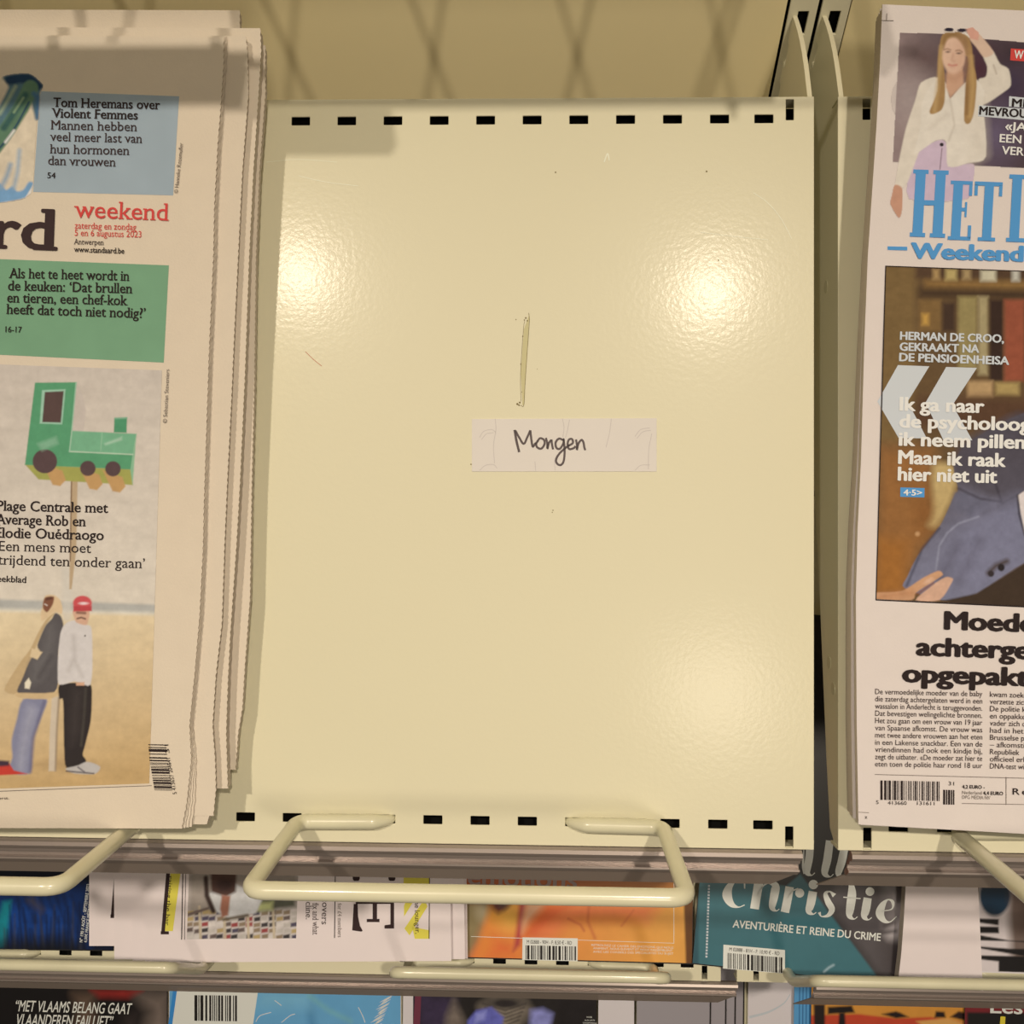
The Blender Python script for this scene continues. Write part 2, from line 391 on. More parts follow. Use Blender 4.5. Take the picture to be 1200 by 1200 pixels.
    def build(self, name, page, parent, eps=0.00012, material=None):
        ny, nx = self.X.shape
        V = page.world(self.X.ravel(), self.Y.ravel(), eps)
        i = np.arange(nx*ny).reshape(ny, nx)
        q = np.stack([i[1:, :-1], i[1:, 1:], i[:-1, 1:], i[:-1, :-1]], -1).reshape(-1, 4)
        q = q[(self.m.ravel()[q] > 0.3).all(1)]
        me = bpy.data.meshes.new(name); me.vertices.add(nx*ny); me.vertices.foreach_set('co', V.astype('f').ravel())
        me.loops.add(q.size); me.loops.foreach_set('vertex_index', q.astype('i').ravel())
        me.polygons.add(len(q)); me.polygons.foreach_set('loop_start', np.arange(0, q.size, 4, dtype='i'))
        me.update(calc_edges=True)
        a = me.color_attributes.new('ink', 'FLOAT_COLOR', 'POINT')
        cc = np.ones((nx*ny, 4), 'f'); cc[:, :3] = np.clip(self.c, 0, 1).reshape(-1, 3); a.data.foreach_set('color', cc.ravel())
        me.shade_smooth()
        return link(name, me, material or M_inkN, parent)
def grad(c0, c1, p0, p1):
    a, b = obs(*c0), obs(*c1); p0, p1 = np.array(p0, float), np.array(p1, float); d = p1 - p0; L = d @ d
    def f(X, Y):
        t = np.clip(((X - p0[0])*d[0] + (Y - p0[1])*d[1]) / L, 0, 1)[..., None]
        return a * (1-t) + b * t
    return f

class Page:
    """the upper face of a paper lying on a shelf row: n = f(x, v)"""
    def __init__(self, row, f): self.row, self.f = row, (f if callable(f) else (lambda x, v, k=f: np.full_like(np.asarray(x, float), k)))
    def local(self, px, py): return hit(np.asarray(px, float), np.asarray(py, float), self.row, self.f)
    def world(self, px, py, eps=0.0):
        P = self.local(px, py); P[..., 2] = P[..., 2] + eps
        return world(P, self.row)

GL = {}
def glyphs(s, bold=0.0, serif=0, spacing=1.0):
    key = (s, bold, serif, spacing)
    if key in GL: return GL[key]
    cu = bpy.data.curves.new('lettering', 'FONT'); cu.body = s; cu.resolution_u = 3; cu.fill_mode = 'FRONT'; cu.space_character = spacing
    o = bpy.data.objects.new('lettering', cu); COL.objects.link(o)
    dg = bpy.context.evaluated_depsgraph_get(); me = bpy.data.meshes.new_from_object(o.evaluated_get(dg))
    V = np.array([v.co[:2] for v in me.vertices]).reshape(-1, 2); F = [tuple(p.vertices) for p in me.polygons]
    bpy.data.objects.remove(o); bpy.data.curves.remove(cu); bpy.data.meshes.remove(me)
    if serif and len(F):
        cnt = {}
        for f in F:
            for a, b in zip(f, f[1:] + f[:1]): cnt.setdefault((min(a, b), max(a, b)), []).append(f)
        ys = V[:, 1]; add = []; xh = 0.53; cap = 0.73
        for (a, b), fs in cnt.items():
            if len(fs) > 1: continue
            (xa, ya), (xb, yb) = V[a], V[b]
            if abs(ya - yb) > 0.004: continue
            w = abs(xa - xb)
            if not 0.05 < w < 0.20: continue
            other = np.mean([V[i][1] for i in fs[0]])
            x0, x1 = min(xa, xb), max(xa, xb); t = 0.045 + 0.03*(serif > 1); e = 0.055 if serif == 1 else 0.10
            if abs(ya) < 0.03 and other > ya: add.append((x0 - e, x1 + e, ya, ya + t))
            elif ya > 0.43 and other < ya: add.append((x0 - e, x1 + (e if serif > 1 else 0.0), ya - t, ya))
        V = [(x, y, 0.0) for x, y in V]
        for x0, x1, y0, y1 in add:
            k = len(V); V += [(x0, y0, 1.0), (x1, y0, 1.0), (x1, y1, 1.0), (x0, y1, 1.0)]; F.append((k, k+1, k+2, k+3))
        V = np.array(V)
    elif len(F): V = np.column_stack([V, np.zeros(len(V))])
    if bold and len(F):                                # heavier strokes: the outline repeated around a small circle
        V = np.asarray(V, float); F0 = list(F); n = len(V); VV = [V]
        for k, a in enumerate(np.linspace(0, 2*math.pi, 8, endpoint=False)):
            VV.append(V + np.array([bold * math.cos(a), bold * 0.55 * math.sin(a), 2.0 * (k + 1)])); F = F + [tuple(i + n*(k+1) for i in f) for f in F0]
        V = np.vstack(VV)
    GL[key] = (V, F); return V, F
CAPH = None
def place(s, p0, p1, h, bold=0.0, serif=0, shear=0.0, up=None, spacing=1.0):
    """lettering fitted between two photo points on its baseline, capital height h"""
    global CAPH
    if CAPH is None: CAPH = glyphs('H')[0][:, 1].max()
    V, F = glyphs(s, bold, serif, spacing)
    if not len(V): return np.zeros((0, 3)), []
    p0, p1 = np.array(p0, float), np.array(p1, float); d = (p1 - p0)
    x = (V[:, 0] - V[:, 0].min()) / (np.ptp(V[:, 0]) + 1e-9)
    u = np.array([d[1], -d[0]]) / np.linalg.norm(d) if up is None else np.array(up, float)
    yy = V[:, 1] / CAPH * h
    Q = p0 + x[:, None] * d + yy[:, None] * u + (yy * shear)[:, None] * d / np.linalg.norm(d)
    return np.column_stack([Q, V[:, 2] * 0.000006]), F
def flat(name, parts, page, material, parent, eps=0.0003):
    """one mesh from several flat outlines given as (photo points, faces)"""
    V, F, k = [], [], 0
    for Q, f in parts:
        if len(Q) == 0: continue
        Q = np.asarray(Q, float); Q = Q if Q.shape[1] == 3 else np.column_stack([Q, np.zeros(len(Q))]); V.append(Q); F += [tuple(i + k for i in q) for q in f]; k += len(Q)
    V = np.concatenate(V); W = page.world(V[:, 0], V[:, 1], eps + V[:, 2])
    o = meshobj(name, W, F, material, parent); return o
def fix_up(o, page):
    return o
def rect(x0, y0, x1, y1, sk=0.0):
    return np.array([(x0, y1), (x1, y1 + sk*(x1-x0)), (x1, y0 + sk*(x1-x0)), (x0, y0)]), [(0, 1, 2, 3)]
def quad4(a, b, c, d): return np.array([a, b, c, d], float), [(0, 1, 2, 3)]
def smooth_pts(pts, k=6):
    P = np.asarray(pts, float)
    if len(P) < 3: return P
    Q = np.vstack([2*P[0] - P[1], P, 2*P[-1] - P[-2]]); out = []
    for i in range(1, len(Q) - 2):
        for t in np.linspace(0, 1, k, endpoint=False):
            a, b, c, d = Q[i-1], Q[i], Q[i+1], Q[i+2]
            out.append(0.5*((2*b) + (c - a)*t + (2*a - 5*b + 4*c - d)*t*t + (3*b - a - 3*c + d)*t**3))
    out.append(P[-1]); return np.array(out)
def ribbon(pts, w, smooth=True):
    """pen stroke; points are (x, y) or (x, y, width)"""
    P = np.asarray(pts, float)
    if smooth: P = smooth_pts(P)
    W = P[:, 2] if P.shape[1] > 2 else np.full(len(P), w)
    T = np.gradient(P[:, :2], axis=0); T /= np.linalg.norm(T, axis=1)[:, None] + 1e-9
    N = np.stack([-T[:, 1], T[:, 0]], -1)
    V = np.vstack([P[:, :2] - N * W[:, None] / 2, P[:, :2] + N * W[:, None] / 2]); n = len(P)
    F = [(i, i+1, n+i+1, n+i) for i in range(n - 1)]
    return V, F
def disc(cx, cy, rx, ry=None, k=14):
    ry = ry or rx; a = np.linspace(0, 2*math.pi, k, endpoint=False)
    return np.stack([cx + rx*np.cos(a), cy - ry*np.sin(a)], -1), [tuple(range(k))]
def barcode(x0, y0, x1, y1, n=34, sk=0.0, seed=1, vertical=False, vsk=0.0):
    r = random.Random(seed); out = []; p = 0.0; tot = []
    while p < 1:
        b = r.choice([1, 1, 2, 3]) / (n * 2.2); g = r.choice([1, 1, 2]) / (n * 2.2); tot.append((p, min(1, p + b))); p += b + g
    for a, b in tot:
        if vertical:
            ya, yb = y0 + (y1-y0)*a, y0 + (y1-y0)*b; oa, ob = vsk*(ya-y0), vsk*(yb-y0)
            out.append(quad4((x0+ob, yb), (x1+ob, yb+sk*(x1-x0)), (x1+oa, ya+sk*(x1-x0)), (x0+oa, ya)))
        else:
            xa, xb = x0 + (x1-x0)*a, x0 + (x1-x0)*b
            out.append(quad4((xa, y1+sk*(xa-x0)), (xb, y1+sk*(xb-x0)), (xb, y0+sk*(xb-x0)), (xa, y0+sk*(xa-x0))))
    return out

def resample(pts, n):
    P = np.asarray(pts, float); s = np.r_[0, np.cumsum(np.linalg.norm(np.diff(P, axis=0), axis=1))]; t = np.linspace(0, s[-1], n)
    return np.stack([np.interp(t, s, P[:, 0]), np.interp(t, s, P[:, 1])], -1)
def sheet(name, left, right, f, thick, row, material, parent, rows=90, cols=10, serrate=0.0, edge=None, photo=True, lift=None):
    """thick paper slab; left and right edges run from top to bottom"""
    A, B = resample(left, rows), resample(right, rows)
    if serrate: B = B + np.stack([serrate * ((np.arange(rows) % 2) * 2 - 1), np.zeros(rows)], -1)
    s = np.linspace(0, 1, cols)[None, :, None]
    G = A[:, None] * (1 - s) + B[:, None] * s
    if photo: P = hit(G[..., 0], G[..., 1], row, f)
    else: P = np.dstack([G[..., 0], G[..., 1], f(G[..., 0], G[..., 1]) if callable(f) else np.full(G.shape[:2], f)])
    Q = P.copy(); Q[..., 2] -= thick
    V = np.vstack([world(P.reshape(-1, 3), row), world(Q.reshape(-1, 3), row)]); K = rows * cols
    i = np.arange(K).reshape(rows, cols); F = []
    top = np.stack([i[1:, :-1], i[1:, 1:], i[:-1, 1:], i[:-1, :-1]], -1).reshape(-1, 4)
    F += [tuple(q) for q in top]; nt = len(F)
    F += [tuple(q[::-1] + K) for q in top]
    rim = list(i[0, ::-1]) + list(i[1:, 0]) + list(i[-1, 1:]) + list(i[-2:0:-1, -1])
    m = len(rim); V = np.vstack([V, V[rim], V[np.array(rim) + K]])
    for a in range(m): b = (a + 1) % m; F.append((2*K + a, 2*K + m + a, 2*K + m + b, 2*K + b))
    me = bpy.data.meshes.new(name); me.from_pydata([tuple(v) for v in V], [], F); me.update()
    o = link(name, me, material, parent)
    if edge is not None:
        me.materials.append(edge)
        for p in me.polygons[2*nt:]: p.material_index = 1
    for p in me.polygons[:nt]: p.use_smooth = True
    return o

# ------------------------------------------------------------------ newspapers on the left: a slipped pile of four
PAP = (226, 204, 178)
def fL(k): return lambda x, v, k=k: 0.033 + 0.02 * v - k + 0.0007 * np.sin(v * 23 + 1) * np.clip((np.asarray(x) + 0.5) * 3, 0, 1)
EL = [[(262,44),(262,75),(259,120),(255,170),(251,245),(250,300),(245,410),(242,500),(239,590),(238,640),(234,720),(228,790),(222,850),(224,890),(219,940),(213,971)],
      [(288,42),(290,60),(291,110),(284,200),(279,300),(275,380),(271,470),(266,570),(263,640),(260,730),(253,790),(249,850),(252,890),(253,925),(250,956)],
      [(305,33),(306,60),(303,110),(297,200),(292,300),(287,440),(281,570),(277,640),(270,740),(267,800),(265,860),(267,924)],
      [(311,53),(311,110),(304,200),(300,300),(298,450),(295,570),(293,700),(287,780),(284,830),(279,860),(276,902)],
      [(281,12),(281,100),(270,500),(260,880)]]
GP = 'newspapers slipped in a pile beside the handwritten label'
def pile(k, right, lt, lb, thick, label, serr=0.45, sections=()):
    P = hit(np.array([150.0]), np.array([950.0]), 0, fL(k))[0]
    root = thing('newspaper', world(P, 0), label, 'newspaper', GP)
    c = sheet('front_page', [(-402, lt), (-397, lb)], right, fL(k), 0.0007, 0, M_paperL, root, rows=240, cols=24, serrate=serr, edge=M_edge)
    return root, c
bot, c = pile(0.0267, EL[4], 10, 880, 0.005, 'bottom newspaper of the slipped pile, its pale top edge sticking out highest')
sheet('inner_pages', [(-400, 11), (-395, 879)], [(p[0] - 1, p[1] + 1) for p in EL[4]], fL(0.0275), 0.0050, 0, M_paperL, bot, serrate=0.3, rows=120, edge=M_edge)
n3, c = pile(0.0190, EL[3], 50, 900, 0.007, 'newspaper under the pile, its ragged edge lying farthest onto the cream panel')
sheet('inner_pages', [(-400, 51), (-395, 899)], [(p[0] - 2, p[1]) for p in EL[3]], fL(0.0198), 0.0066, 0, M_paperL, n3, serrate=0.3, rows=120, edge=M_edge)
n2, c = pile(0.0100, EL[2], 30, 922, 0.008, 'second newspaper of the slipped pile, showing a dark serrated side strip')
sheet('inner_pages', [(-400, 31), (-395, 921)], [(p[0] - 2, p[1]) for p in EL[2]], fL(0.0108), 0.0080, 0, M_paperL, n2, serrate=0.3, rows=120, edge=M_edge)
n1, cover = pile(0.0, EL[0], 40, 969, 0.009, 'top newspaper of the pile, with a green box and a toy train picture', 0.5)
for k in range(1, 4):
    sheet('leaf', [(-401, 40), (-396, 968)], [(p[0] + 1.2 * k + 2.6 * k * max(0, (p[1] - 860) / 110), p[1] - 0.7 * k) for p in EL[0]], fL(0.0008 + 0.0008 * k), 0.0005, 0, M_paperL, n1, rows=120, serrate=0.4, edge=M_edge)
sheet('inner_section', [(-400, 41), (-395, 955)], EL[1], fL(0.0042), 0.0008, 0, M_paperL, n1, rows=240, serrate=0.5, edge=M_edge)
sheet('inner_pages', [(-399, 42), (-394, 966)], [(p[0] - 2, p[1]) for p in EL[1][:-2]] + [(250,935),(246,955),(242,966)], fL(0.0051), 0.0047, 0, M_paperL, n1, rows=120, serrate=0.3, edge=M_edge)
PL = Page(0, fL(0.0))
def T(name, lines, page, material, parent, **kw):
    parts = []
    for s, p0, p1, h in lines: parts.append(place(s, p0, p1, h, **kw))
    return flat(name, parts, page, material, parent, 0.00055)
# coloured boxes
Canvas.quad((47,107),(210,113),(203,229),(39,225),(162,170,172),3).noise(0.05, 12).build('blue_box', PL, cover)
Canvas.quad((-372,290),(198,311),(192,425),(-372,398),(124,160,122),3).noise(0.06, 9).build('green_box', PL, cover)
T('blue_box_heading', [('Tom Heremans over', (63,125.5), (188,128.5), 10.6), ('Violent Femmes', (61,138), (162,140.5), 10.6)], PL, M_black, cover, bold=0.018, serif=1)
T('blue_box_text', [('Mannen hebben', (60,152), (161,154.2), 10.6), ('veel meer last van', (59,165.5), (167,168), 10.6), ('hun hormonen', (59,180), (152,182), 10.6), ('dan vrouwen', (57,193.5), (136,195.5), 10.6)], PL, M_brown, cover, bold=0.002, serif=1)
T('page_number', [('54', (56,209), (65.5,209.4), 6.6), ('16-17', (7,389.5), (26,390), 6.8)], PL, M_black, cover, bold=0.01)
T('photo_credit', [('© Hanneke Rozemuller', (209,227), (215,168), 4.6), ('© Sebastian Steveniers', (196,496), (199,433), 4.6)], PL, M_grey, cover)
T('masthead', [('rd', (-12,290.5), (68,293.5), 47)], PL, M_brown, cover, bold=0.022, serif=1)
T('weekend_title', [('weekend', (87,255), (198,259), 20)], PL, M_red, cover, bold=0.004, serif=1)
T('date_line', [('zaterdag en zondag', (88,268), (160,270), 7.4), ('5 en 6 augustus 2023', (88,276.5), (166,278.6), 7.4)], PL, M_red, cover, serif=1)
T('edition_line', [('Antwerpen', (87,286.5), (122,287.5), 6.4)], PL, M_brown, cover, serif=1)
T('web_address', [('www.standaard.be', (87,295.5), (146,297.5), 6.4)], PL, M_black, cover, bold=0.012, serif=1)
T('green_box_text', [('Als het te heet wordt in', (11,326), (152,329.3), 11.6), ('de keuken: ‘Dat brullen', (10,340.5), (155.5,344), 11.6), ('en tieren, een chef-kok', (9,354.5), (150,358), 11.6), ('heeft dat toch niet nodig?’', (8,368), (171,373), 11.6)], PL, M_black, cover, bold=0.012, serif=1)
# painted creature in the corner
A = Canvas.quad((-8,84),(52,86),(38,240),(-8,244), PAP, 0.8, True).at(0, 60, 1/6)
A.poly([(-60,190),(200,160),(310,240),(285,290),(260,480),(236,940),(180,1030),(0,1068),(-60,1075)], (222,200,170), 1)
A.sm = True
A.poly([(20,180),(200,158),(300,236),(285,300),(265,480),(235,420),(205,330),(150,470),(90,590),(0,700),(-60,720),(-60,500),(60,260)], (86,112,118), 4)
A.poly([(40,180),(205,160),(303,238),(275,275),(235,240),(150,225),(60,235)], (34,58,82), 4)
A.line([(215,260),(150,400),(60,540),(-40,680)], 110, (96,124,96), 3)
A.line([(180,310),(110,420),(30,540)], 44, (60,92,84), 4); A.line([(165,330),(100,430)], 14, (140,160,120), 3)
A.line([(110,250),(60,340),(0,440)], 22, (150,160,130), 4); A.line([(240,300),(268,330),(262,470)], 26, (70,104,134), 5)
A.line([(205,360),(130,500),(60,610),(0,680)], 12, (44,70,92), 2); A.line([(100,560),(40,640)], 16, (236,226,214), 3)
A.poly([(-60,930),(0,930),(45,975),(90,950),(120,985),(165,975),(205,920),(236,935),(180,1030),(0,1068),(-60,1075)], (124,160,190), 3)
A.line([(10,960),(50,880),(75,800)], 26, (140,160,176), 6); A.line([(100,960),(125,850),(138,700)], 22, (150,166,178), 6)
A.poly([(180,1030),(236,935),(220,1000)], (230,216,200), 2)
A.noise(0.12, 2.5).build('creature_picture', PL, cover, 0.0002)
# beach photograph with the toy train
B = Canvas.quad((-30,426),(190,434),(175,918),(-30,925), (214,194,174), 0.9)
B.put(np.ones(B.X.shape), grad((206,188,170), (220,202,180), (60,430), (60,700)))
B.at(0, 690, 0.18333)
B.poly([(-200,60),(1000,100),(1020,160),(-200,130)], (180,172,160), 4).poly([(-200,122),(1020,152),(1020,176),(-200,150)], (220,206,184), 6)
sand = grad((226,200,160), (198,160,108), (60,715), (90,915))
B.poly([(-200,140),(1030,170),(1030,1300),(-200,1300)], sand, 5)
B.noise(0.07, 3, 3.0, 1.0)
B.line([(430,-120),(430,180)], 60, (212,198,180), 6, 0.7)
B.poly([(300,1090),(380,1080),(600,1110),(640,1150),(420,1160),(200,1130)], (170,136,94), 12, 0.6)
B.poly([(333,690),(382,690),(368,900),(358,1165),(312,1165),(320,900)], (206,184,158), 2).line([(378,700),(365,900),(356,1160)], 10, (150,124,96), 3)
B.sm = True
# the beach goes on towards the fold of the paper
B2 = Canvas.quad((-372,413),(-30,426),(-30,925),(-372,936), (214,194,174), 4)
B2.put(np.ones(B2.X.shape), grad((206,188,170), (220,202,180), (60,430), (60,700))); B2.at(0, 690, 0.18333)
B2.poly([(-2200,-10),(1000,100),(1020,160),(-2200,60)], (180,172,160), 4).poly([(-2200,140-90),(1030,170),(1030,1400),(-2200,1400)], sand, 5)
B2.noise(0.07, 3, 3.0, 1.0).build('beach_photo', PL, cover, 0.0002)
# leaning person: coat, hood, jeans
B.poly([(150,705),(300,705),(265,820),(215,950),(205,1060),(190,1180),(50,1170),(80,1080),(75,970),(110,830)], (136,132,150), 3)
B.poly([(180,760),(230,780),(180,960),(150,1150),(110,1140),(140,950)], (164,158,168), 12, 0.8).line([(285,720),(215,950),(195,1170)], 14, (108,102,124), 5)
B.poly([(-60,1105),(60,1115),(90,1160),(175,1182),(-60,1195)], (196,62,50), 2).poly([(-60,1090),(60,1100),(60,1130),(-60,1140)], (70,50,60), 3)
B.poly([(355,150),(300,190),(240,290),(195,385),(130,470),(60,580),(30,650),(115,665),(200,445),(290,240)], (196,164,120), 2)
B.poly([(355,155),(390,175),(408,240),(395,330),(375,400),(378,520),(345,670),(118,668),(150,560),(200,445),(255,400),(240,360),(290,240),(330,195)], (92,84,82), 2)
B.poly([(300,260),(345,230),(340,420),(280,560),(200,600),(200,480),(270,400)], (110,102,98), 14, 0.8).line([(250,560),(330,430)], 14, (76,68,68), 8, 0.8)
B.poly([(115,665),(350,660),(385,560),(385,640),(345,695),(230,705),(115,692)], (208,174,128), 2).poly([(205,380),(272,405),(240,452),(193,432)], (222,192,150), 2)
B.poly([(290,45),(345,40),(385,70),(400,120),(395,160),(350,150),(310,180),(268,205),(262,150),(275,110)], (220,186,144), 2)
B.poly([(290,55),(345,50),(340,95),(320,130),(300,150),(278,128),(276,95)], (132,84,62), 2).line([(288,98),(302,106)], 6, (226,206,190), 1.5).line([(300,66),(330,60)], 10, (80,50,40), 3)
B.poly([(160,600),(185,570),(200,600),(190,640),(160,635)], (234,216,186), 2)
# standing person: cap, jumper, trousers
B.poly([(380,610),(480,600),(580,610),(588,720),(580,850),(545,1000),(530,1060),(552,1100),(520,1150),(425,1142),(410,1000),(405,720),(380,700)], (52,44,42), 2)
B.line([(548,640),(540,800),(520,1000)], 10, (82,74,64), 4, 0.8).poly([(470,640),(520,660),(500,900),(460,1000),(450,800)], (70,60,56), 14, 0.7)
B.poly([(430,215),(490,200),(555,230),(585,250),(592,400),(580,612),(480,592),(380,612),(370,520),(375,400),(385,300),(400,250)], (214,200,190), 2)
B.line([(470,300),(480,430),(440,520)], 12, (184,170,160), 8, 0.8).line([(480,460),(530,560)], 10, (188,174,164), 6, 0.8).ell(545,300,5,5,(60,50,40),1)
B.poly([(470,140),(570,140),(562,215),(545,232),(490,215),(475,180)], (214,166,136), 2)
B.ell(528,92,60,48,(206,84,84),2).poly([(470,110),(588,110),(588,142),(470,145)], (190,70,72), 2).ell(535,93,26,8,(236,206,200),2)
B.line([(495,152),(545,155)], 12, (110,66,56), 3).line([(496,190),(520,183),(546,192)], 9, (80,50,44), 2)
B.poly([(485,600),(540,596),(540,618),(490,618)], (216,164,130), 2)
B.poly([(420,1150),(500,1128),(560,1105),(640,1135),(610,1182),(480,1180)], (190,178,168), 2).line([(425,1165),(600,1180)], 8, (80,70,70), 2).line([(500,1140),(540,1170)], 8, (90,80,84), 2)
# toy train on a stick
B.sm = False
B.at(0, 300, 0.275)
B.poly([(303,935),(332,935),(326,1250),(306,1420),(296,1420)], (190,160,124), 1.5).line([(306,940),(300,1300)], 5, (120,90,66), 1.2)
B.poly([(107,888),(562,908),(566,976),(165,952)], (166,160,84), 1.5)
for cx, cy in ((245,945),(402,962),(500,972)):
    B.poly([(cx-62,cy-60),(cx+22,cy-30),(cx+36,cy+10),(cx+12,cy+36),(cx-20,cy+30)], (196,150,96), 2)
B.poly([(325,540),(352,590),(368,660),(356,752),(306,745)], (202,184,168), 1.5)
B.poly([(150,540),(327,538),(306,745),(297,832),(567,845),(562,910),(107,890)], (92,152,108), 1.5)
B.poly([(308,745),(582,758),(568,846),(297,834)], (122,172,132), 1.5).poly([(566,846),(582,758),(566,976),(556,912)], (140,180,140), 1.5)
B.line([(297,833),(567,846)], 5, (186,200,170), 1.2).line([(436,752),(430,830)], 4, (150,186,150), 1.2).line([(325,540),(307,745),(297,833)], 5, (160,190,158), 1.2)
B.poly([(180,572),(280,568),(266,718),(170,714)], (160,194,164), 1.5).poly([(192,580),(272,576),(260,710),(181,708)], (92,70,64), 1.5)
B.poly([(488,692),(542,690),(540,754),(486,752)], (84,146,104), 1.5).line([(492,692),(540,690)], 7, (130,170,136), 1.5)
for cx, cy, r in ((192,875,52),(375,905,33),(482,907,33)): B.ell(cx, cy, r, r*0.98, (92,70,68), 1.5)
B.poly([(160,800),(240,770),(250,800),(180,830)], (150,184,152), 5, 0.6).poly([(445,800),(520,770),(520,785),(450,806)], (190,206,180), 3, 0.6)
B.noise(0.06, 1.6).build('beach_photo', PL, cover, 0.0002)
T('photo_heading', [('Plage Centrale met', (-4,598.3), (127,601), 11.8), ('Average Rob en', (-5,614), (101,616.8), 11.8), ('Élodie Ouédraogo', (-5,629.8), (122,633), 11.8)], PL, M_black, cover, bold=0.014, serif=1)
T('photo_quote', [('‘Een mens moet', (-5,645.3), (107,648), 11.6), ('strijdend ten onder gaan’', (-8,661.3), (170,666), 11.6)], PL, M_black, cover, bold=0.0, serif=1)
T('section_name', [('Weekblad', (-15,681), (31,683), 7.4)], PL, M_black, cover, bold=0.012)
flat('barcode', barcode(174,872,195,884,5,0.02,3,True,0.08) + barcode(175,887,196,926,22,0.02,5,True,0.16), PL, M_black, cover)
T('barcode_number', [('5 413657 204641', (207.5,930), (199.5,888), 4.4), ('31', (199,882), (197.5,872), 4.6)], PL, M_black, cover)
flat('rule', [quad4((-30,928.6),(178,920.9),(178,920.2),(-30,927.8))], PL, M_grey, cover)
T('imprint', [('ver. verst.', (-16,937), (11,936.4), 3)], PL, M_brown, cover)

# ------------------------------------------------------------------ newspapers on the right
PAPR = (228, 207, 190)
def fR(k): return lambda x, v, k=k: 0.030 + 0.02 * v - k + 0.0005 * np.sin(v * 21)
ER = [(1034,5),(1031,80),(1027,150),(1021,240),(1017,300),(1013,400),(1009,540),(1005,620),(1003,700),(1004,850),(1006,966)]
GR = 'newspapers with blue masthead letters'
def rpile(k, left, rt, rb, label, thick):
    P = hit(np.array([1200.0]), np.array([960.0]), 0, fR(k))[0]
    root = thing('newspaper', world(P, 0), label, 'newspaper', GR)
    c = sheet('front_page', left, [(1640, rt), (1648, rb)], fR(k), 0.0007, 0, M_paperR, root, rows=120, cols=16, edge=M_edge)
    sheet('inner_pages', [(p[0] + 2.5, p[1] + 0.6) for p in left], [(1636, rt + 1), (1645, rb - 1)], fR(k + 0.0008), thick, 0, M_paperR, root, rows=60, edge=M_edge)
    return root, c
rpile(0.0195, [(p[0] - 4 - 6*min(1, max(0, (p[1]-300)/500)), p[1] + 10 - 22*p[1]/966) for p in ER], 40, 975, 'lowest newspaper of the pile under the blue-lettered front page', 0.0085)
rpile(0.0090, [(p[0] - 2.5 - 4*min(1, max(0, (p[1]-300)/500)), p[1] + 5 - 12*p[1]/966) for p in ER], 35, 985, 'middle newspaper, a thin edge showing under the blue-lettered front page', 0.0090)
r1, rc = rpile(0.0, ER, 32, 1003, 'top newspaper with blue masthead letters and a photo of a woman in white', 0.0075)
PR = Page(0, fR(0.0))
W = Canvas.quad((1036,18),(1225,26),(1225,262),(1034,258), PAPR, 0.9, True).at(1040, 0, 1/6)
W.poly([(85,228),(400,238),(700,275),(1150,312),(1150,1195),(610,1165),(520,1170),(35,1140)], grad((150,126,120), (82,64,68), (1055,80), (1130,60)), 1)
W2 = Canvas.quad((1225,46),(1600,62),(1600,214),(1225,200), (82,64,68), 4)
W2.ell(1330,120,60,40,(64,50,70),40,0.7).ell(1480,150,70,60,(110,92,96),50,0.6).build('woman_photo', PR, rc, 0.0002)
W.sm = True
W.ell(250,420,120,90,(90,66,62),30,0.7).ell(640,480,90,120,(78,34,48),30,0.7).ell(880,600,120,150,(64,50,70),30,0.7).ell(160,700,120,160,(176,156,148),40,0.7).ell(760,950,120,170,(112,96,118),40,0.7).ell(900,380,120,60,(58,40,44),20,0.6)
W.poly([(340,990),(410,1000),(470,1160),(560,1150),(612,1165),(600,1290),(560,1400),(150,1400),(190,1090)], (208,180,190), 2).line([(382,1045),(368,1190)], 5, (110,84,92), 1.5).ell(380,1018,14,13,(50,40,42),1)
W.poly([(350,548),(235,582),(190,720),(130,900),(80,1130),(52,1310),(105,1325),(150,1260),(240,1010),(280,850),(345,700)], (226,208,186), 2)
W.poly([(48,1302),(104,1326),(104,1470),(80,1536),(18,1440),(30,1370)], (200,146,118), 2)
W.poly([(640,560),(690,540),(700,470),(670,385),(735,355),(790,450),(850,488),(866,600),(800,660),(670,738),(650,640)], (224,206,184), 2).line([(745,460),(765,520)], 6, (180,160,140), 3)
W.poly([(350,548),(420,600),(440,690),(520,600),(620,558),(680,640),(672,740),(692,1100),(560,1150),(425,1172),(410,1000),(340,990),(200,1082),(190,1060),(230,900),(250,700)], (230,213,192), 2)
W.poly([(560,620),(660,740),(680,1080),(600,1120)], (218,200,178), 25, 0.7).line([(440,700),(470,880),(430,990)], 6, (196,178,158), 4, 0.8).line([(300,900),(420,800)], 10, (208,190,170), 8, 0.7)
W.poly([(570,262),(640,238),(690,292),(745,372),(680,405),(620,330)], (222,184,156), 2).poly([(545,205),(600,190),(645,232),(636,285),(580,272)], (220,160,136), 2).line([(545,235),(570,262)], 10, (240,230,214), 2)
W.poly([(390,240),(480,222),(562,255),(592,330),(602,450),(626,560),(612,760),(582,862),(538,850),(548,600),(560,400),(400,400),(404,560),(402,700),(380,772),(320,803),(295,782),(350,640),(352,450),(366,320)], (168,128,80), 2)
W.poly([(420,480),(525,480),(535,590),(440,690),(408,610)], (206,158,126), 3)
W.ell(464,390,82,128,(226,182,152),3).poly([(395,250),(480,232),(555,270),(560,380),(535,330),(480,262),(420,270),(392,350)], (150,112,70), 4)
W.line([(375,330),(368,480),(345,660),(330,780)], 16, (198,160,108), 6, 0.9).line([(590,400),(600,600),(580,820)], 18, (196,156,100), 6, 0.9).line([(560,420),(556,640),(556,800)], 10, (124,86,50), 5, 0.8)
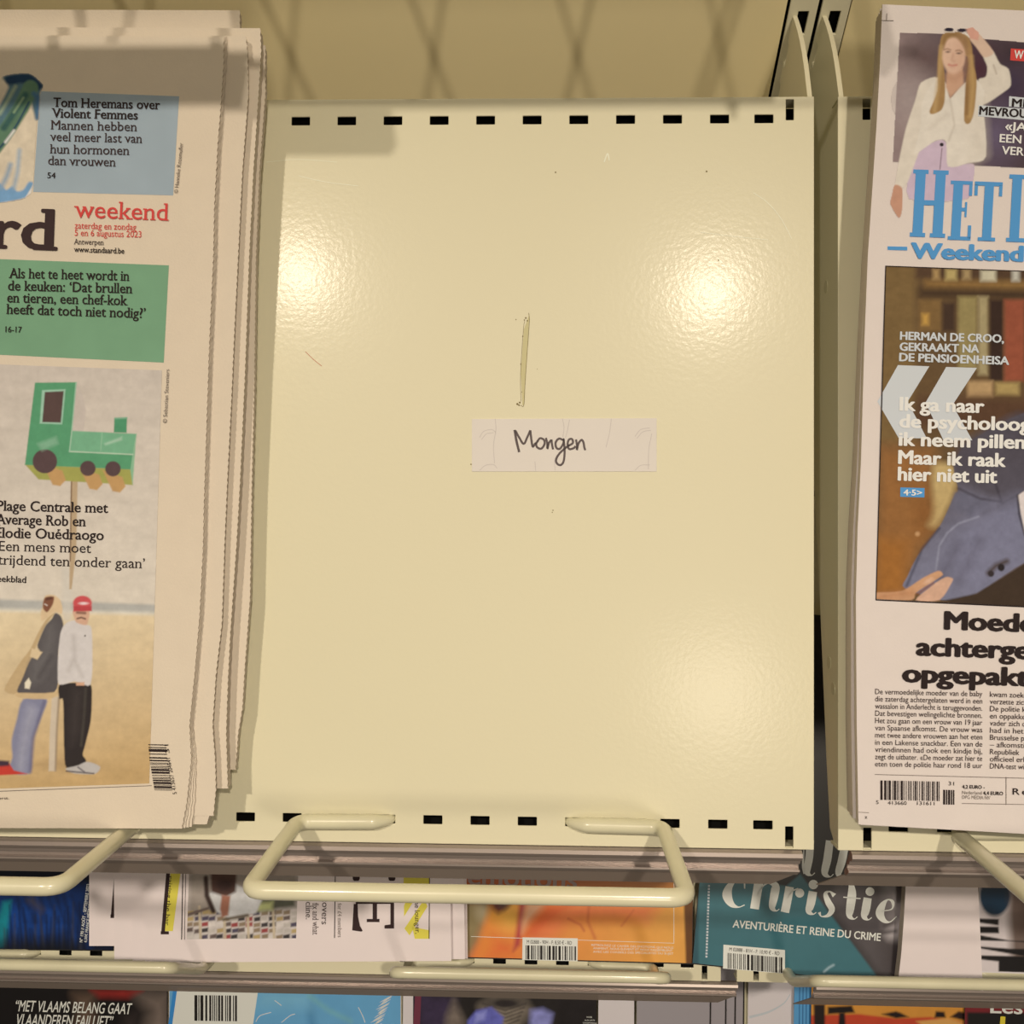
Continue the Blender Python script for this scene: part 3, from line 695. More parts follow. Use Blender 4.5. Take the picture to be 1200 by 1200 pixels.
W.ell(432,210,34,16,(44,36,50),1.5).ell(522,214,34,14,(44,36,50),1.5).line([(395,225),(470,228)], 6, (230,210,190), 1.5)
W.ell(515,430,34,90,(206,156,126),16,0.6).line([(400,350),(420,344),(442,352)], 6, (140,100,74), 2.5, 0.9).line([(480,358),(504,354),(524,366)], 6, (140,100,74), 2.5, 0.9).ell(424,366,13,6,(84,60,54),2,0.9).ell(500,376,14,6,(84,60,54),2,0.9).line([(462,380),(452,424),(470,432)], 8, (206,156,128), 4, 0.9).line([(430,456),(455,464),(484,458)], 9, (196,112,98), 3).line([(440,474),(470,475)], 8, (214,164,138), 4, 0.8).line([(420,540),(470,560),(520,530)], 16, (184,134,104), 10, 0.7)
W.noise(0.06, 2).build('woman_photo', PR, rc, 0.0002)
flat('red_tab', [quad4((1183.5,71),(1222,74),(1222,60),(1184.3,57))], PR, M_red, rc, 0.0003)
T('red_tab_text', [('W', (1187.5,68.8), (1198.5,69.6), 9.2)], PR, M_white, rc, bold=0.03)
flat('grey_tab', [quad4((1182,125),(1222,128.5),(1222,117),(1182.3,113)), quad4((1145.8,136.5),(1222,143),(1222,129.5),(1146.4,123.5))], PR, M_silver, rc, 0.0003)
T('tab_text', [('ME', (1185,125), (1206,126.5), 9), ('MEVROU', (1146.8,134.5), (1203,138.6), 9.4)], PR, M_black, rc, bold=0.03)
T('tab_quote', [('«JAS', (1177,152.5), (1210,155), 9.4), ('EEN S', (1170.5,167), (1208,169.4), 9.4), ('VER', (1173,181), (1199,183), 9.4)], PR, M_white, rc, bold=0.025)
# blue masthead letters drawn as slab serifs
def slab(rects, ox=880.0, oy=0.0, s=0.26667):
    out = []
    for x0, y0, x1, y1 in rects:
        q = [(x0, y1), (x1, y1), (x1, y0), (x0, y0)]
        out.append((np.array([(ox + s*(x - 0.055*(y - 745)), oy + s*(y + 0.035*(x - 700))) for x, y in q]), [(0,1,2,3)]))
    return out
H_ = [(724,745,768,1040),(812,745,856,1040),(713,745,780,763),(801,745,868,763),(713,1022,780,1040),(801,1022,868,1040),(760,878,820,900)]
E_ = [(893,788,934,1048),(880,788,976,804),(880,1032,980,1048),(930,905,956,921),(962,800,976,852),(966,982,980,1040),(948,880,957,946)]
T_ = [(1030,788,1070,1048),(986,788,1108,806),(986,800,1000,850),(1094,800,1108,850),(1012,1032,1088,1048)]
L_ = [(1150,752,1192,1048),(1136,752,1206,770),(1136,1030,1256,1048),(1240,960,1256,1036)]
flat('masthead', slab(H_ + E_ + T_ + L_), PR, M_blue, rc, 0.0004)
T('weekend_title', [('Weekend', (1066.5,302.5), (1199,306.5), 17.5)], PR, M_blue, rc, bold=0.05)
flat('dash', [quad4((1040,293),(1063,293.6),(1063,289.4),(1040,288.8))], PR, M_blue, rc)
# photograph of a man in a blue jacket, book shelves behind
D = Canvas.quad((1038,311.5),(1240,319),(1240,712),(1026.5,702), (104,78,50), 0.9).at(1020, 300, 0.18333)
D.poly([(80,50),(290,60),(280,1200),(40,1200)], (124,96,58), 12).poly([(290,60),(1400,80),(1400,150),(290,140)], (86,62,44), 8)
D.poly([(350,160),(1400,170),(1400,225),(350,205)], (146,108,60), 10).poly([(320,215),(1400,232),(1400,280),(320,260)], (62,44,32), 14)
for x0, x1, y0, y1, c in ((400,440,85,150,(176,140,90)),(480,550,85,155,(184,158,100)),(590,640,85,150,(170,140,96)),(705,800,90,160,(206,192,160)),(905,950,90,160,(200,190,170)),(310,450,280,480,(128,96,56)),(460,540,300,480,(70,50,38)),(560,680,260,720,(152,132,84)),(690,750,260,760,(170,150,108)),(760,850,280,800,(58,40,32)),(855,985,280,800,(152,80,56)),(985,1200,300,800,(120,70,46)),(620,780,800,900,(186,148,102)),(800,950,810,890,(176,146,90)),(330,370,370,440,(196,148,72))):
    D.poly([(x0,y0),(x1,y0),(x1,y1),(x0,y1)], c, 6)
D2 = Canvas.quad((1240,319),(1600,333),(1600,730),(1240,712), (72,52,40), 3)
for x0, x1, y0, y1, c in ((1240,1600,338,346,(146,108,60)),(1250,1275,352,440,(120,70,46)),(1282,1318,350,440,(150,130,84)),(1325,1360,356,440,(90,60,50)),(1370,1410,352,440,(128,96,56)),(1420,1470,350,440,(152,80,56)),(1480,1540,352,440,(100,84,60)),(1240,1420,440,712,(92,84,92)),(1240,1300,560,650,(226,208,198))): D2.poly([(x0,y0),(x1,y0),(x1,y1),(x0,y1)], c, 8)
D2.build('man_photo', PR, rc, 0.0002)
D.poly([(300,900),(1100,910),(1100,1100),(250,1100)], (88,58,42), 16, 0.8)
D.at(1020, 500, 0.18333)
D.poly([(50,130),(400,140),(420,640),(240,950),(200,1080),(30,1080)], (150,100,54), 25).poly([(40,700),(230,740),(220,1080),(30,1080)], (160,102,46), 20)
D.sm = True
D.poly([(400,250),(560,260),(530,430),(430,630),(360,630),(400,540)], (196,164,108), 10).ell(300,685,14,14,(210,160,110),3).ell(340,560,60,120,(132,82,40),20,0.6)
suit = grad((92,84,92), (124,120,136), (1120,560), (1150,640))
D.poly([(540,430),(560,400),(530,250),(600,120),(760,20),(985,-90),(1300,-150),(1300,800),(985,870),(680,1065),(480,1112),(218,1032),(240,950),(300,830),(440,640),(500,520)], suit, 2)
D.poly([(560,120),(760,0),(1000,-80),(1000,440),(700,560),(820,480),(560,330)], (82,74,80), 10, 0.8)
D.poly([(540,430),(590,410),(800,480),(660,580),(520,520)], (106,102,116), 8, 0.9).line([(560,395),(700,460),(830,480)], 8, (66,58,66), 4).line([(800,370),(840,490),(960,430)], 7, (60,52,60), 4)
D.poly([(700,560),(950,450),(985,640),(985,860),(700,1040),(560,980),(500,760)], (126,122,140), 25, 0.8)
D.line([(690,575),(560,620),(490,680),(440,760),(418,915)], 9, (150,146,160), 3, 0.9).line([(440,650),(330,780),(230,1020)], 12, (60,56,70), 4, 0.8).line([(560,760),(440,980)], 30, (84,78,90), 20, 0.8).line([(700,720),(560,1000)], 26, (96,90,104), 18, 0.7)
D.poly([(940,440),(1000,400),(1300,380),(1300,760),(985,690)], (226,208,198), 2).line([(940,440),(950,560),(985,690)], 10, (44,36,40), 3)
D.poly([(985,872),(1300,760),(1300,1250),(450,1115),(680,1065)], (66,50,38), 3)
D.line([(755,935),(800,890),(870,860)], 30, (80,66,62), 6).ell(835,900,22,24,(44,36,36),2).ell(770,940,20,20,(56,46,46),2)
D.poly([(30,1062),(200,1050),(330,970),(430,922),(462,946),(400,990),(290,1062),(260,1108),(30,1100)], (206,152,112), 2).poly([(290,1108),(400,1010),(480,962),(526,972),(510,1012),(440,1108)], (214,166,136), 2)
D.line([(60,1090),(260,1060)], 30, (176,116,74), 12, 0.7).line([(300,1070),(400,1000)], 8, (140,84,56), 4).ell(372,986,26,12,(226,180,150),4,0.8,-0.5)
D.noise(0.10, 1.8).build('man_photo', PR, rc, 0.0002)
flat('photo_border', [quad4((1037.4,312.6),(1240,320),(1240,319),(1037.4,311.4)), quad4((1025.8,703),(1027,703),(1038.4,311.6),(1037.2,311.6)), quad4((1026,703.6),(1240,713.6),(1240,712),(1026,702.2))], PR, M_black, rc, 0.0003)
T('photo_caption', [('HERMAN DE CROO,', (1054,398.2), (1176,401.8), 9.2), ('GEKRAAKT NA', (1053.6,411), (1147,413.6), 9.2), ('DE PENSIOENHEISA', (1053,423.2), (1182,427.6), 9.2)], PR, M_silver, rc, bold=0.042)
def chev(p): return (np.array([(880 + .26667*x, 300 + .26667*y) for x, y in p]), [(0,1,2,5), (2,3,4,5)])
flat('quote_mark', [chev([(645,480),(783,485),(688,640),(772,802),(648,800),(555,640)]), chev([(857,488),(992,492),(885,655),(972,810),(846,812),(766,645)])], PR, M_silver, rc, 0.0003)
T('quote', [('Ik ga naar', (1053.3,481), (1153,483.8), 15.4), ('de psycholoog', (1053,501), (1207,505), 15.4), ('ik neem pillen.', (1052.3,522), (1207,526), 15.4), ('Maar ik raak', (1051.8,543.2), (1178,547), 15.4), ('hier niet uit', (1051.3,562.8), (1168,566), 15.4)], PR, M_white, rc, bold=0.04)
flat('page_tab', [quad4((1054.7,582.2),(1083,583),(1083.2,572),(1054.9,571.2))], PR, M_blue, rc, 0.0003)
T('page_tab_text', [('4·5>', (1058,580.3), (1080,580.9), 6.6)], PR, M_white, rc, bold=0.03)
PRB = PR
T('headline', [('Moeder', (1105.3,737), (1230,741), 20.5), ('achterge', (1072.5,767.3), (1207,772), 20.5), ('opgepakt', (1056.3,798.5), (1206,803.6), 20.5)], PR, M_black, rc, bold=0.05)
col1 = ['De vermoedelijke moeder van de baby', 'die zaterdag achtergelaten werd in een', 'wassalon in Anderlecht is teruggevonden.', 'Dat bevestigen welingelichte bronnen.', 'Het zou gaan om een vrouw van 19 jaar', 'van Spaanse afkomst. De vrouw was', 'met twee andere vrouwen aan het eten', 'in een Lakense snackbar. Een van de', 'vriendinnen had ook een kindje bij,', 'zegt de uitbater. «De moeder zat hier te', 'eten toen de politie haar rond 18 uur']
T('column_text', [(s, (1025.2, 813.2 + 8.47*i), (1150.6, 816 + 8.40*i), 6.2) for i, s in enumerate(col1)], PR, M_brown, rc)
col2 = [('kwam zoeke', 1203), ('verzette zich', 1203), ('De politie ko', 1206), ('en oppakke', 1201), ('vader zich d', 1201), ('had in het', 1199), ('Brusselse p', 1200), ('– afkomsti', 1200), ('Republiek', 1194), ('officieel erk', 1203), ('DNA-test wil', 1201)]
T('column_text', [(s, (1159.6, 816.4 + 8.40*i), (e, 817.6 + 8.38*i), 6.2) for i, (s, e) in enumerate(col2)], PR, M_brown, rc)
for q_ in ([quad4((1025,907.8),(1240,913.3),(1240,912.5),(1025,907.1)), quad4((1178.3,943),(1179.1,943),(1179.1,910.5),(1178.3,910.5)), quad4((1127,941.8),(1240,943.6),(1240,943),(1127,941.1)),
     quad4((1006,951.9),(1018,952.5),(1018,951.9),(1006,951.3)), quad4((1032,24.6),(1047,24.9),(1047,24.2),(1032,23.9)), quad4((1038.4,24),(1039,24),(1039.4,16),(1038.8,16))]): flat('rule', [q_], PR, M_grey, rc)
flat('barcode', barcode(1031.5,914.4,1101,937.2,36,0.02,11) + barcode(1105,925.4,1119.5,942.6,8,0.02,12), PR, M_black, rc)
T('barcode_number', [('5', (1026.2,941.8), (1029.2,941.9), 4.2), ('413660', (1040,942.6), (1062,943), 4.2), ('131611', (1074.2,943), (1094.7,943.4), 4.2), ('31', (1111,920), (1117.6,920.2), 4.4), ('z', (1013,959), (1016,959), 3.8)], PR, M_black, rc)
T('price_line', [('4,2 EURO -', (1127,923.6), (1153.5,924.2), 4), ('4,4 EURO', (1151.5,931), (1175,931.6), 4)], PR, M_black, rc, bold=0.03)
T('imprint', [('Nederland', (1127,930.4), (1150,930.9), 4), ('DPG MEDIA NV', (1127,935.8), (1160,936.6), 4)], PR, M_grey, rc)
T('region_line', [('Reg', (1186,930.8), (1213,931.6), 7.4)], PR, M_black, rc, bold=0.006, spacing=1.3)

# ------------------------------------------------------------------ handwritten label, tape scars and scratches on the empty panel
lab = thing('paper_label', world(hit(np.array([661.0]), np.array([552.0]), 0, 0.0)[0], 0), 'white paper label handwritten Morgen, taped to the empty cream panel', 'label')
M_label = mat('label_paper', tuple(obs(224, 206, 186)), 0.55, noise=0.02, nscale=40)
sheet('slip', [(553,491),(553,552.5)], [(769.5,490),(769.5,552.5)], 0.0004, 0.0004, 0, M_label, lab, rows=6, cols=8)
PB = Page(0, 0.0004)
hand = [[(356,702),(366,760),(379,814)], [(360,706),(380,742),(402,772),(420,738),(435,704)], [(435,704),(440,750),(447,786),(458,772),(468,768)],
        [(470,760),(484,744),(503,752),(506,774),(490,796),(470,790),(464,772),(474,756)], [(513,742),(520,770),(521,796),(528,768),(541,752)], [(541,750),(544,776),(549,800)],
        [(598,752),(578,746),(562,766),(566,792),(584,796),(602,766),(601,748),(607,800),(603,856),(588,878),(570,872),(564,852),(580,822),(612,792),(632,778)],
        [(626,782),(648,768),(644,748),(628,752),(622,776),(630,798),(652,794),(662,784)], [(664,750),(669,778),(669,802),(676,772),(692,752),(702,766),(706,790),(711,804)]]
M_pen = mat('brown_marker_ink', tuple(obs(58, 34, 34)), 0.4)
flat('handwriting', [ribbon([(520 + .23333*x, 340 + .23333*y, 2.5 if j else 2.8) for x, y in s], 2.6) for j, s in enumerate(hand)], PB, M_pen, lab, 0.00015)
M_faint = mat('tape_crease', tuple(obs(204, 186, 170)), 0.5)
fx = lambda pts: [(520 + .23333*x, 340 + .23333*y) for x, y in pts]
cre = [[(258,645),(262,700),(250,780),(255,870)],[(596,645),(604,690),(598,740)],[(632,650),(622,700),(612,740)],[(842,645),(832,720),(815,790)],[(560,905),(556,860),(565,830)],[(462,908),(458,860)],
       [(180,740),(200,710),(240,700),(262,715)],[(190,750),(215,722),(250,716)],[(180,905),(210,880),(250,876),(268,895)],[(960,735),(990,700),(1035,692)],[(970,745),(1000,712),(1040,704)],[(960,905),(990,880),(1035,878)],[(1045,720),(1030,800),(1028,900)]]
flat('tape_crease', [ribbon(fx(c), 0.8) for c in cre], PB, M_faint, lab, 0.0001)
panel = bpy.data.objects['panel']
P0 = Page(0, 0.0)
M_scar = mat('tape_residue', tuple(obs(196, 178, 120)), 0.45); M_scar2 = mat('grime', tuple(obs(120, 98, 50)), 0.7); M_scr = mat('pale_scratch', tuple(obs(240, 228, 194)), 0.4); M_rscr = mat('red_scratch', tuple(obs(196, 120, 84)), 0.6)
flat('tape_residue', [(np.array(fx([(430,120),(412,430),(402,580),(396,578),(387,420),(402,200)])), [(5,4,3,2,1,0)])], P0, M_scar, panel, 0.00012)
gm = flat('grime_mark', [ribbon(fx([(427,115),(430,160),(420,300),(408,480),(402,578),(385,578)]), 0.55), ribbon(fx([(388,560),(386,420),(400,200),(408,150)]), 0.4)] + [disc(*fx([(x, y)])[0], r) for x, y, r in ((363,148,.6),(412,140,1.0),(420,154,.9),(405,150,.7),(397,232,.7),(387,372,.7),(370,572,1.2),(382,565,1.1),(378,578,.9),(392,512,.5),(137,875,.8),(545,1116,.6),(470,396,.4))]
     + [disc(651,202,.9), disc(828,201,1.0), disc(714,993,1.0), disc(648,598,.7), disc(842,305,.7)], P0, M_scar2, panel, 0.00015); gm['kind'] = 'stuff'
for q_ in [ribbon([(883,226),(900,238),(915,256),(928,280)], 0.7), ribbon([(350,206),(380,213),(420,218)], 0.6), ribbon([(312,190),(350,187),(395,190)], 0.5), ribbon([(820,272),(860,277),(900,281)], 0.6), ribbon([(708,190),(712,180),(714,188)], 1.4)]: flat('scratch', [q_], P0, M_scr, panel, 0.00012)
flat('scratch', [ribbon([(358,412),(366,420),(377,429)], 0.7)], P0, M_rscr, panel, 0.00012)

# ------------------------------------------------------------------ magazines and papers on the lower shelves
def mag(name, label, cat, row, bl, br, height, n0, thick, color, page_mat, cover_mat, group=None, rows=10, slope=0.0):
    """a paper lying on a lower shelf; bl and br are its lower corners as the photo shows them"""
    f = lambda x, v: n0 + slope * v + 0 * np.asarray(x)
    a, b = hit(np.array([bl[0], br[0]], float), np.array([bl[1], br[1]], float), row, f)
    d = b[:2] - a[:2]; u = np.array([-d[1], d[0]]) / np.linalg.norm(d) * height
    tl, tr = a[:2] + u, b[:2] + u
    root = thing(name, world(np.array([(a[0] + b[0]) / 2, (a[1] + b[1]) / 2, n0]), row), label, cat, group)
    c = sheet('cover', [tuple(tl), tuple(a[:2])], [tuple(tr), tuple(b[:2])], f, 0.0005, row, cover_mat, root, rows=rows, cols=5, photo=False, edge=(M_edge if cat == 'newspaper' else None))
    e = (b[:2] - a[:2]) / np.linalg.norm(d) * 0.0012; g = u / height * 0.0008
    sheet('pages', [tuple(tl + e - g), tuple(a[:2] + e + g)], [tuple(tr - e - g), tuple(b[:2] - e + g)], lambda x, v: f(x, v) - 0.0006, thick, row, page_mat, root, rows=4, cols=3, photo=False, edge=M_edge)
    # print grid over the cover: fine where the shelf above leaves it visible
    dense = min(height, 0.150); ss = np.linspace(0.002, 0.998, int(np.linalg.norm(d) * (1460 if row == 1 else 1090) / 1.15) + 2)
    tt = np.r_[np.linspace(0.001, dense, int(dense * (1300 if row == 1 else 900)) + 2)]
    if height > dense: tt = np.r_[tt, np.linspace(dense + 0.005, height - 0.001, 14)]
    S, Tt = np.meshgrid(ss, tt[::-1])
    L = a[:2] + S[..., None] * d + Tt[..., None] * u / height
    X, Y = proj(np.dstack([L, f(L[..., 0], L[..., 1])]), row)
    return root, c, Page(row, f), Canvas(X, Y, color)
def outlined(root, o): return o
M_pages = mat('magazine_pages', tuple(obs(206, 190, 172)), 0.7, noise=0.1, nscale=300)
M_cwhite = mat('white_cover', tuple(obs(232, 214, 204)), 0.5)
M_cdark = mat('dark_cover', (0.02, 0.02, 0.022), 0.3)
M_plain = mat('pale_newsprint', tuple(obs(248, 222, 208)), 0.8, noise=0.02, nscale=60, spec=0.2)

# dark blue magazine
r, c, p, K = mag('magazine', 'dark blue magazine with black feather shapes, left of the sideways newspapers', 'magazine', 1, (-75,1112.5), (133,1114.5), 0.285, 0.0048, 0.0038, (10,20,40), M_pages, M_cdark)
K.at(0, 1010, 1/6)
K.poly([(-300,250),(60,240),(560,230),(560,560),(-300,640)], (20,62,128), 40).poly([(80,270),(20,280),(-60,560),(-60,610),(40,610),(60,430)], (24,128,136), 6)
for i in range(26):
    x = 40 + i * 22 + random.uniform(-10, 10); h = random.uniform(150, 380)
    K.poly([(x - 10, 640), (x + 16, 640), (x - random.uniform(10, 70) + 30, 640 - h)], (10,18,34) if i % 3 else (60,60,66), 4, 0.85)
for i in range(8):
    x = 120 + i * 55; K.line([(x, 240), (x + random.uniform(20, 70), 420)], 9, (14,24,48), 8, 0.8)
K.poly([(230,260),(300,330),(290,350),(200,270)], (84,74,70), 12, 0.8).poly([(0,560),(420,560),(560,590),(560,660),(-300,660)], (14,16,22), 20, 0.9)
K.noise(0.2, 3).build('cover_print', p, c, 0.00015, M_inkM)
T('issue_line', [('N° 190 // AOÛT - SEPTEMBRE 2023', (97,1104), (105.5,1036), 3.6), ('6,50€ FRANCE MÉTROPOLITAINE', (102,1104), (109.5,1040), 3.2)], p, M_gwhite, c, bold=0.01)

# sideways newspapers, four copies
GN = 'newspapers laid sideways on the second shelf'
def side_paper(bl, br, n0, label):
    r, c, p, K = mag('newspaper', label, 'newspaper', 1, bl, br, 0.29, n0, 0.0042, (230,208,200), M_plain, M_plain, GN)
    return r, c, p
r, c, p = side_paper((104.5,1108.5), (400,1109), 0.0100, 'lowest sideways newspaper, lying on the dark blue magazine with a yellow strip')
flat('column_bar', [quad4((129.6,1075.6),(137,1075.6),(137,1071.6),(129.6,1071.6)), quad4((130,1074),(133.8,1074),(138,1026),(134,1026))], p, M_brown, c)
flat('yellow_strip', [quad4((134,1072),(139,1072),(143,1026),(138,1026))], p, M_yellow, c)
r, c, p = side_paper((134,1124.3), (548,1123.4), 0.0153, 'second sideways newspaper, a plain margin showing on both ends')
r, c, p = side_paper((155.5,1125.6), (545,1124), 0.0204, 'third sideways newspaper, just under the bookcase picture')
r, c, p = side_paper((170,1128), (529,1126.2), 0.0255, 'top sideways newspaper with a bookcase picture and a large letter E')
flat('column_bar', [quad4((188.6,1094.8),(198,1094.8),(198,1091.2),(188.6,1091.2)), quad4((189,1093),(193.2,1093),(199.6,1020),(195.2,1020))], p, M_brown, c)
for q_ in [quad4((192.4,1091),(202.6,1091),(212,1020),(200.2,1020)), quad4((486,1100),(503,1100),(503,1090),(483,1086)), quad4((474,1088),(480,1096),(501,1062),(497,1054)), quad4((473.5,1062),(473.5,1074),(486,1054),(476,1054)), quad4((473,1046),(503,1046),(503,1018),(473,1018))]: flat('yellow_strip', [q_], p, M_yellow, c, 0.00025)
for q_ in (('raising the bar', (197.6,1026), (193.4,1084), 5.2), ('the lounger,', (486,1053), (487,1094), 5.6)): T('strip_text', [q_], p, M_brown, c, serif=1)
flat('rule', [quad4((x0, y1), (x0 + w, y1), (x0 + w + 1.6*k, 1015), (x0 + 1.6*k, 1015)) for x0, w, y1, k in ((212.4,1.1,1101,1),(216,0.6,1101,1),(391.6,1.0,1099,0.6),(502.4,1.0,1100,0.3))], p, M_black, c, 0.0003)
ee = lambda q: [(240 + .26667*x, 1010 + .26667*y) for x, y in q]
flat('headline', [(np.array(ee(q)), [tuple(range(len(q)))]) for q in ([(664,120),(832,120),(832,184),(664,184)],[(655,184),(672,184),(674,240),(682,280),(694,302),(688,306),(648,300)],[(738,184),(757,184),(757,250),(738,250)],[(712,250),(768,250),(768,264),(712,264)],[(816,184),(832,184),(832,292),(816,292)],[(790,278),(816,274),(816,292),(790,292)])], p, M_brown, c, 0.0004)
T('headline', [('M', (415,984), (415,1032), 47)], p, M_brown, c, bold=0.04, serif=2)
T('standfirst', [('covers', (378,1052), (377,1083), 7.4), ('as fix and what', (366.5,1050), (366.5,1095), 7.0), ('I recline.', (358.6,1042), (358.6,1077), 7.0)], p, M_brown, c, serif=1)
T('price_line', [('& for £4 members', (396,1053), (396,1098), 4.6)], p, M_grey, c, serif=1)
Q = Canvas.quad((222,1010),(350,1010),(347,1099.5),(219,1100.5), (214,196,182), 0.9).at(130, 1000, 0.25)
Q.poly([(360,60),(880,60),(880,240),(360,300)], (170,152,136), 12)
for i in range(15):
    for j in range(5):
        x = 355 + i * 35 + random.uniform(-4, 4); y = 265 + j * 28 + random.uniform(-3, 3)
        col = random.choice([(110,92,84),(200,184,168),(150,126,100),(90,80,92),(190,160,110),(226,208,192),(160,76,72),(70,62,60)])
        Q.poly([(x, y + 6), (x + 31, y), (x + 31, y + 20), (x, y + 24)], col, 2)
for x in (415, 530, 640, 760): Q.line([(x, 250), (x + 6, 410)], 12, (206,182,150), 2)
Q.poly([(360,280),(460,250),(460,262),(360,296)], (120,100,88), 2).poly([(700,215),(865,205),(865,250),(700,270)], (96,92,76), 6).poly([(690,235),(760,225),(755,265),(690,270)], (200,196,130), 6)
Q.poly([(460,190),(520,110),(600,150),(715,205),(680,280),(560,310),(490,270)], (218,208,198), 3).line([(445,115),(450,200),(480,270)], 22, (70,54,48), 3)
Q.poly([(468,90),(590,90),(585,180),(540,205),(470,180)], (92,66,56), 4).ell(530,150,40,30,(60,44,42),6,0.7).poly([(520,195),(560,200),(550,290),(520,300),(512,260)], (170,112,88), 3).line([(530,310),(640,290)], 14, (110,94,76), 3)
Q.noise(0.12, 2).build('bookcase_photo', p, c, 0.00015)

# orange magazine
r, c, p, K = mag('magazine', 'orange magazine with flowing red shapes and a barcode', 'magazine', 1, (505,1121.8), (811.5,1130.2), 0.27, 0.009, 0.007, (238,150,62), M_pages, M_cdark)
K.put(np.ones(K.X.shape), grad((236,132,66), (240,166,76), (600,1060), (780,1120))); K.at(530, 1000, 0.141667)
K.poly([(100,380),(320,380),(290,560),(240,700),(140,860),(60,860)], (150,128,86), 10).ell(260,480,50,60,(190,168,130),16).poly([(60,300),(600,300),(600,360),(60,380)], (120,40,30), 20)
K.poly([(320,400),(560,400),(540,620),(580,880),(200,880),(260,640)], (240,158,64), 12).ell(470,600,70,110,(244,186,84),30).poly([(330,640),(560,700),(560,900),(230,900)], (240,112,58), 40)
K.poly([(560,400),(620,400),(580,640),(560,760),(505,810),(530,640)], (190,74,66), 6).poly([(620,400),(780,420),(640,560),(585,660),(580,560)], (240,176,130), 10)
K.poly([(780,420),(1000,430),(840,560),(700,690),(585,690),(640,580)], (226,104,54), 12).poly([(1000,430),(1300,420),(1700,430),(1600,540),(1200,520),(960,540),(860,640),(800,690),(700,690)], (238,120,74), 25).poly([(310,400),(480,400),(430,470),(380,495),(340,460)], (120,50,40), 8).ell(420,425,45,30,(80,60,50),8)
K.line([(960,540),(1060,590),(1090,640)], 8, (200,90,60), 4).line([(1130,440),(1120,560),(1180,700)], 8, (206,100,60), 5).line([(1500,470),(1400,600)], 6, (216,110,66), 4)
K.poly([(-100,-400),(2200,-400),(2200,250),(-100,250)], (150,52,28), 40)
K.poly([(1890,-400),(2100,-400),(2100,1000),(1935,1000)], (110,66,30), 3)
K.noise(0.05, 4).build('cover_print', p, c, 0.00015, M_inkM)
T('title', [('émotions', (548,1036.5), (676,1040.5), 20)], p, mat('grey_title_ink', tuple(obs(170,140,126)), 0.4), c, bold=0.02, serif=1)
flat('frame_line', [quad4((552,1097.6),(790,1105.4),(790,1104.9),(552,1097)), quad4((789.4,1105),(790,1105),(790,1030),(789.4,1030))], p, M_gwhite, c, 0.0003)
flat('barcode_patch', [quad4((612,1124.6),(676.8,1126.3),(677,1099.4),(612.4,1098.2))], p, M_gwhite, c, 0.00035)
flat('barcode', barcode(616,1107.5,675,1124,30,0.022,21), p, M_gblack, c, 0.0005)
T('barcode_text', [('M 02888 - 90H - F: 8,50 € - RD', (617.4,1105.4), (670,1106.8), 4.2)], p, M_gblack, c)
T('small_print', [('RETROUVEZ LE CAHIER DES ÉMOTIONS QUI NOUS', (693,1108.2), (789,1111.5), 2.4), ('ANIMENT, NOUS ÉLÈVENT ET NOUS RASSEMBLENT', (695,1112), (788,1114.8), 2.4), ('AVEC LES CONSEILS DES SPÉCIALISTES DU SUJET', (695,1116), (789,1118.4), 2.4)], p, M_gwhite, c)

# teal magazine
r, c, p, K = mag('magazine', 'teal and black magazine with white script title and a barcode', 'magazine', 1, (811,1129.9), (1075,1157.5), 0.28, 0.011, 0.008, (34,30,30), M_pages, M_cdark)
K.at(800, 1000, 0.216667)
K.poly([(700,180),(1300,200),(1300,760),(1080,705)], (92,82,80), 20).poly([(1100,180),(1300,180),(1300,470),(1100,400)], (150,136,130), 20)
K.poly([(1090,440),(1150,380),(1200,350),(1230,440),(1160,478),(1110,470)], (196,180,172), 10).line([(1080,430),(1150,420)], 12, (60,50,50), 6).line([(1090,390),(1140,375)], 10, (70,60,58), 6)
K.poly([(1080,480),(1300,480),(1300,760),(1100,710)], (74,64,62), 25)
K.poly([(40,660),(40,120),(560,176),(636,112),(1082,706),(800,690)], (66,112,116), 3).poly([(40,660),(86,660),(86,120),(40,120)], (50,88,94), 3)
K.line([(765,640),(790,618),(815,604)], 5, (190,206,206), 4)
K.noise(0.05, 5).build('cover_print', p, c, 0.00015, M_inkM)
z = lambda pts: [(800 + .216667*x, 1000 + .216667*y, w * .216667) for x, y, w in pts]
script = [[(335,190,6),(330,150,10),(295,140,8),(255,175,34),(240,225,52),(262,272,34),(300,290,8),(335,278,5)],                      # C
          [(432,60,6),(418,120,46),(402,210,48),(388,300,48)], [(400,230,5),(430,180,8),(465,160,10),(500,175,42),(494,230,46),(484,290,34),(505,310,8),(522,300,5)],   # h
          [(578,180,46),(566,250,46),(552,318,46)], [(560,250,5),(590,205,7),(625,190,9)],                                               # r
          [(704,205,46),(692,270,46),(682,312,34),(704,328,8),(722,318,5)],                                                               # i
          [(820,228,26),(795,206,8),(772,218,22),(786,262,34),(806,302,34),(786,334,20),(750,340,6),(738,318,18)],                        # s
          [(905,130,8),(915,210,44),(906,290,46),(902,336,32),(925,354,7),(945,342,5)], [(868,236,6),(962,244,6)],                          # t
          [(1000,240,44),(990,300,46),(982,340,34),(1002,358,8),(1022,346,5)],                                                           # i
          [(1075,312,5),(1130,300,7),(1135,262,18),(1108,250,8),(1080,280,34),(1066,325,46),(1088,362,26),(1120,370,7),(1156,340,5)],   # e
          [(690,-70,40),(684,20,42),(672,96,36),(695,118,7),(715,104,5)], [(795,-70,42),(782,30,44),(768,104,36),(795,126,7),(815,112,5)], [(880,-60,42),(860,40,44),(842,108,34),(868,128,7),(885,116,5)], [(655,-20,5),(650,60,12),(656,110,8)]]
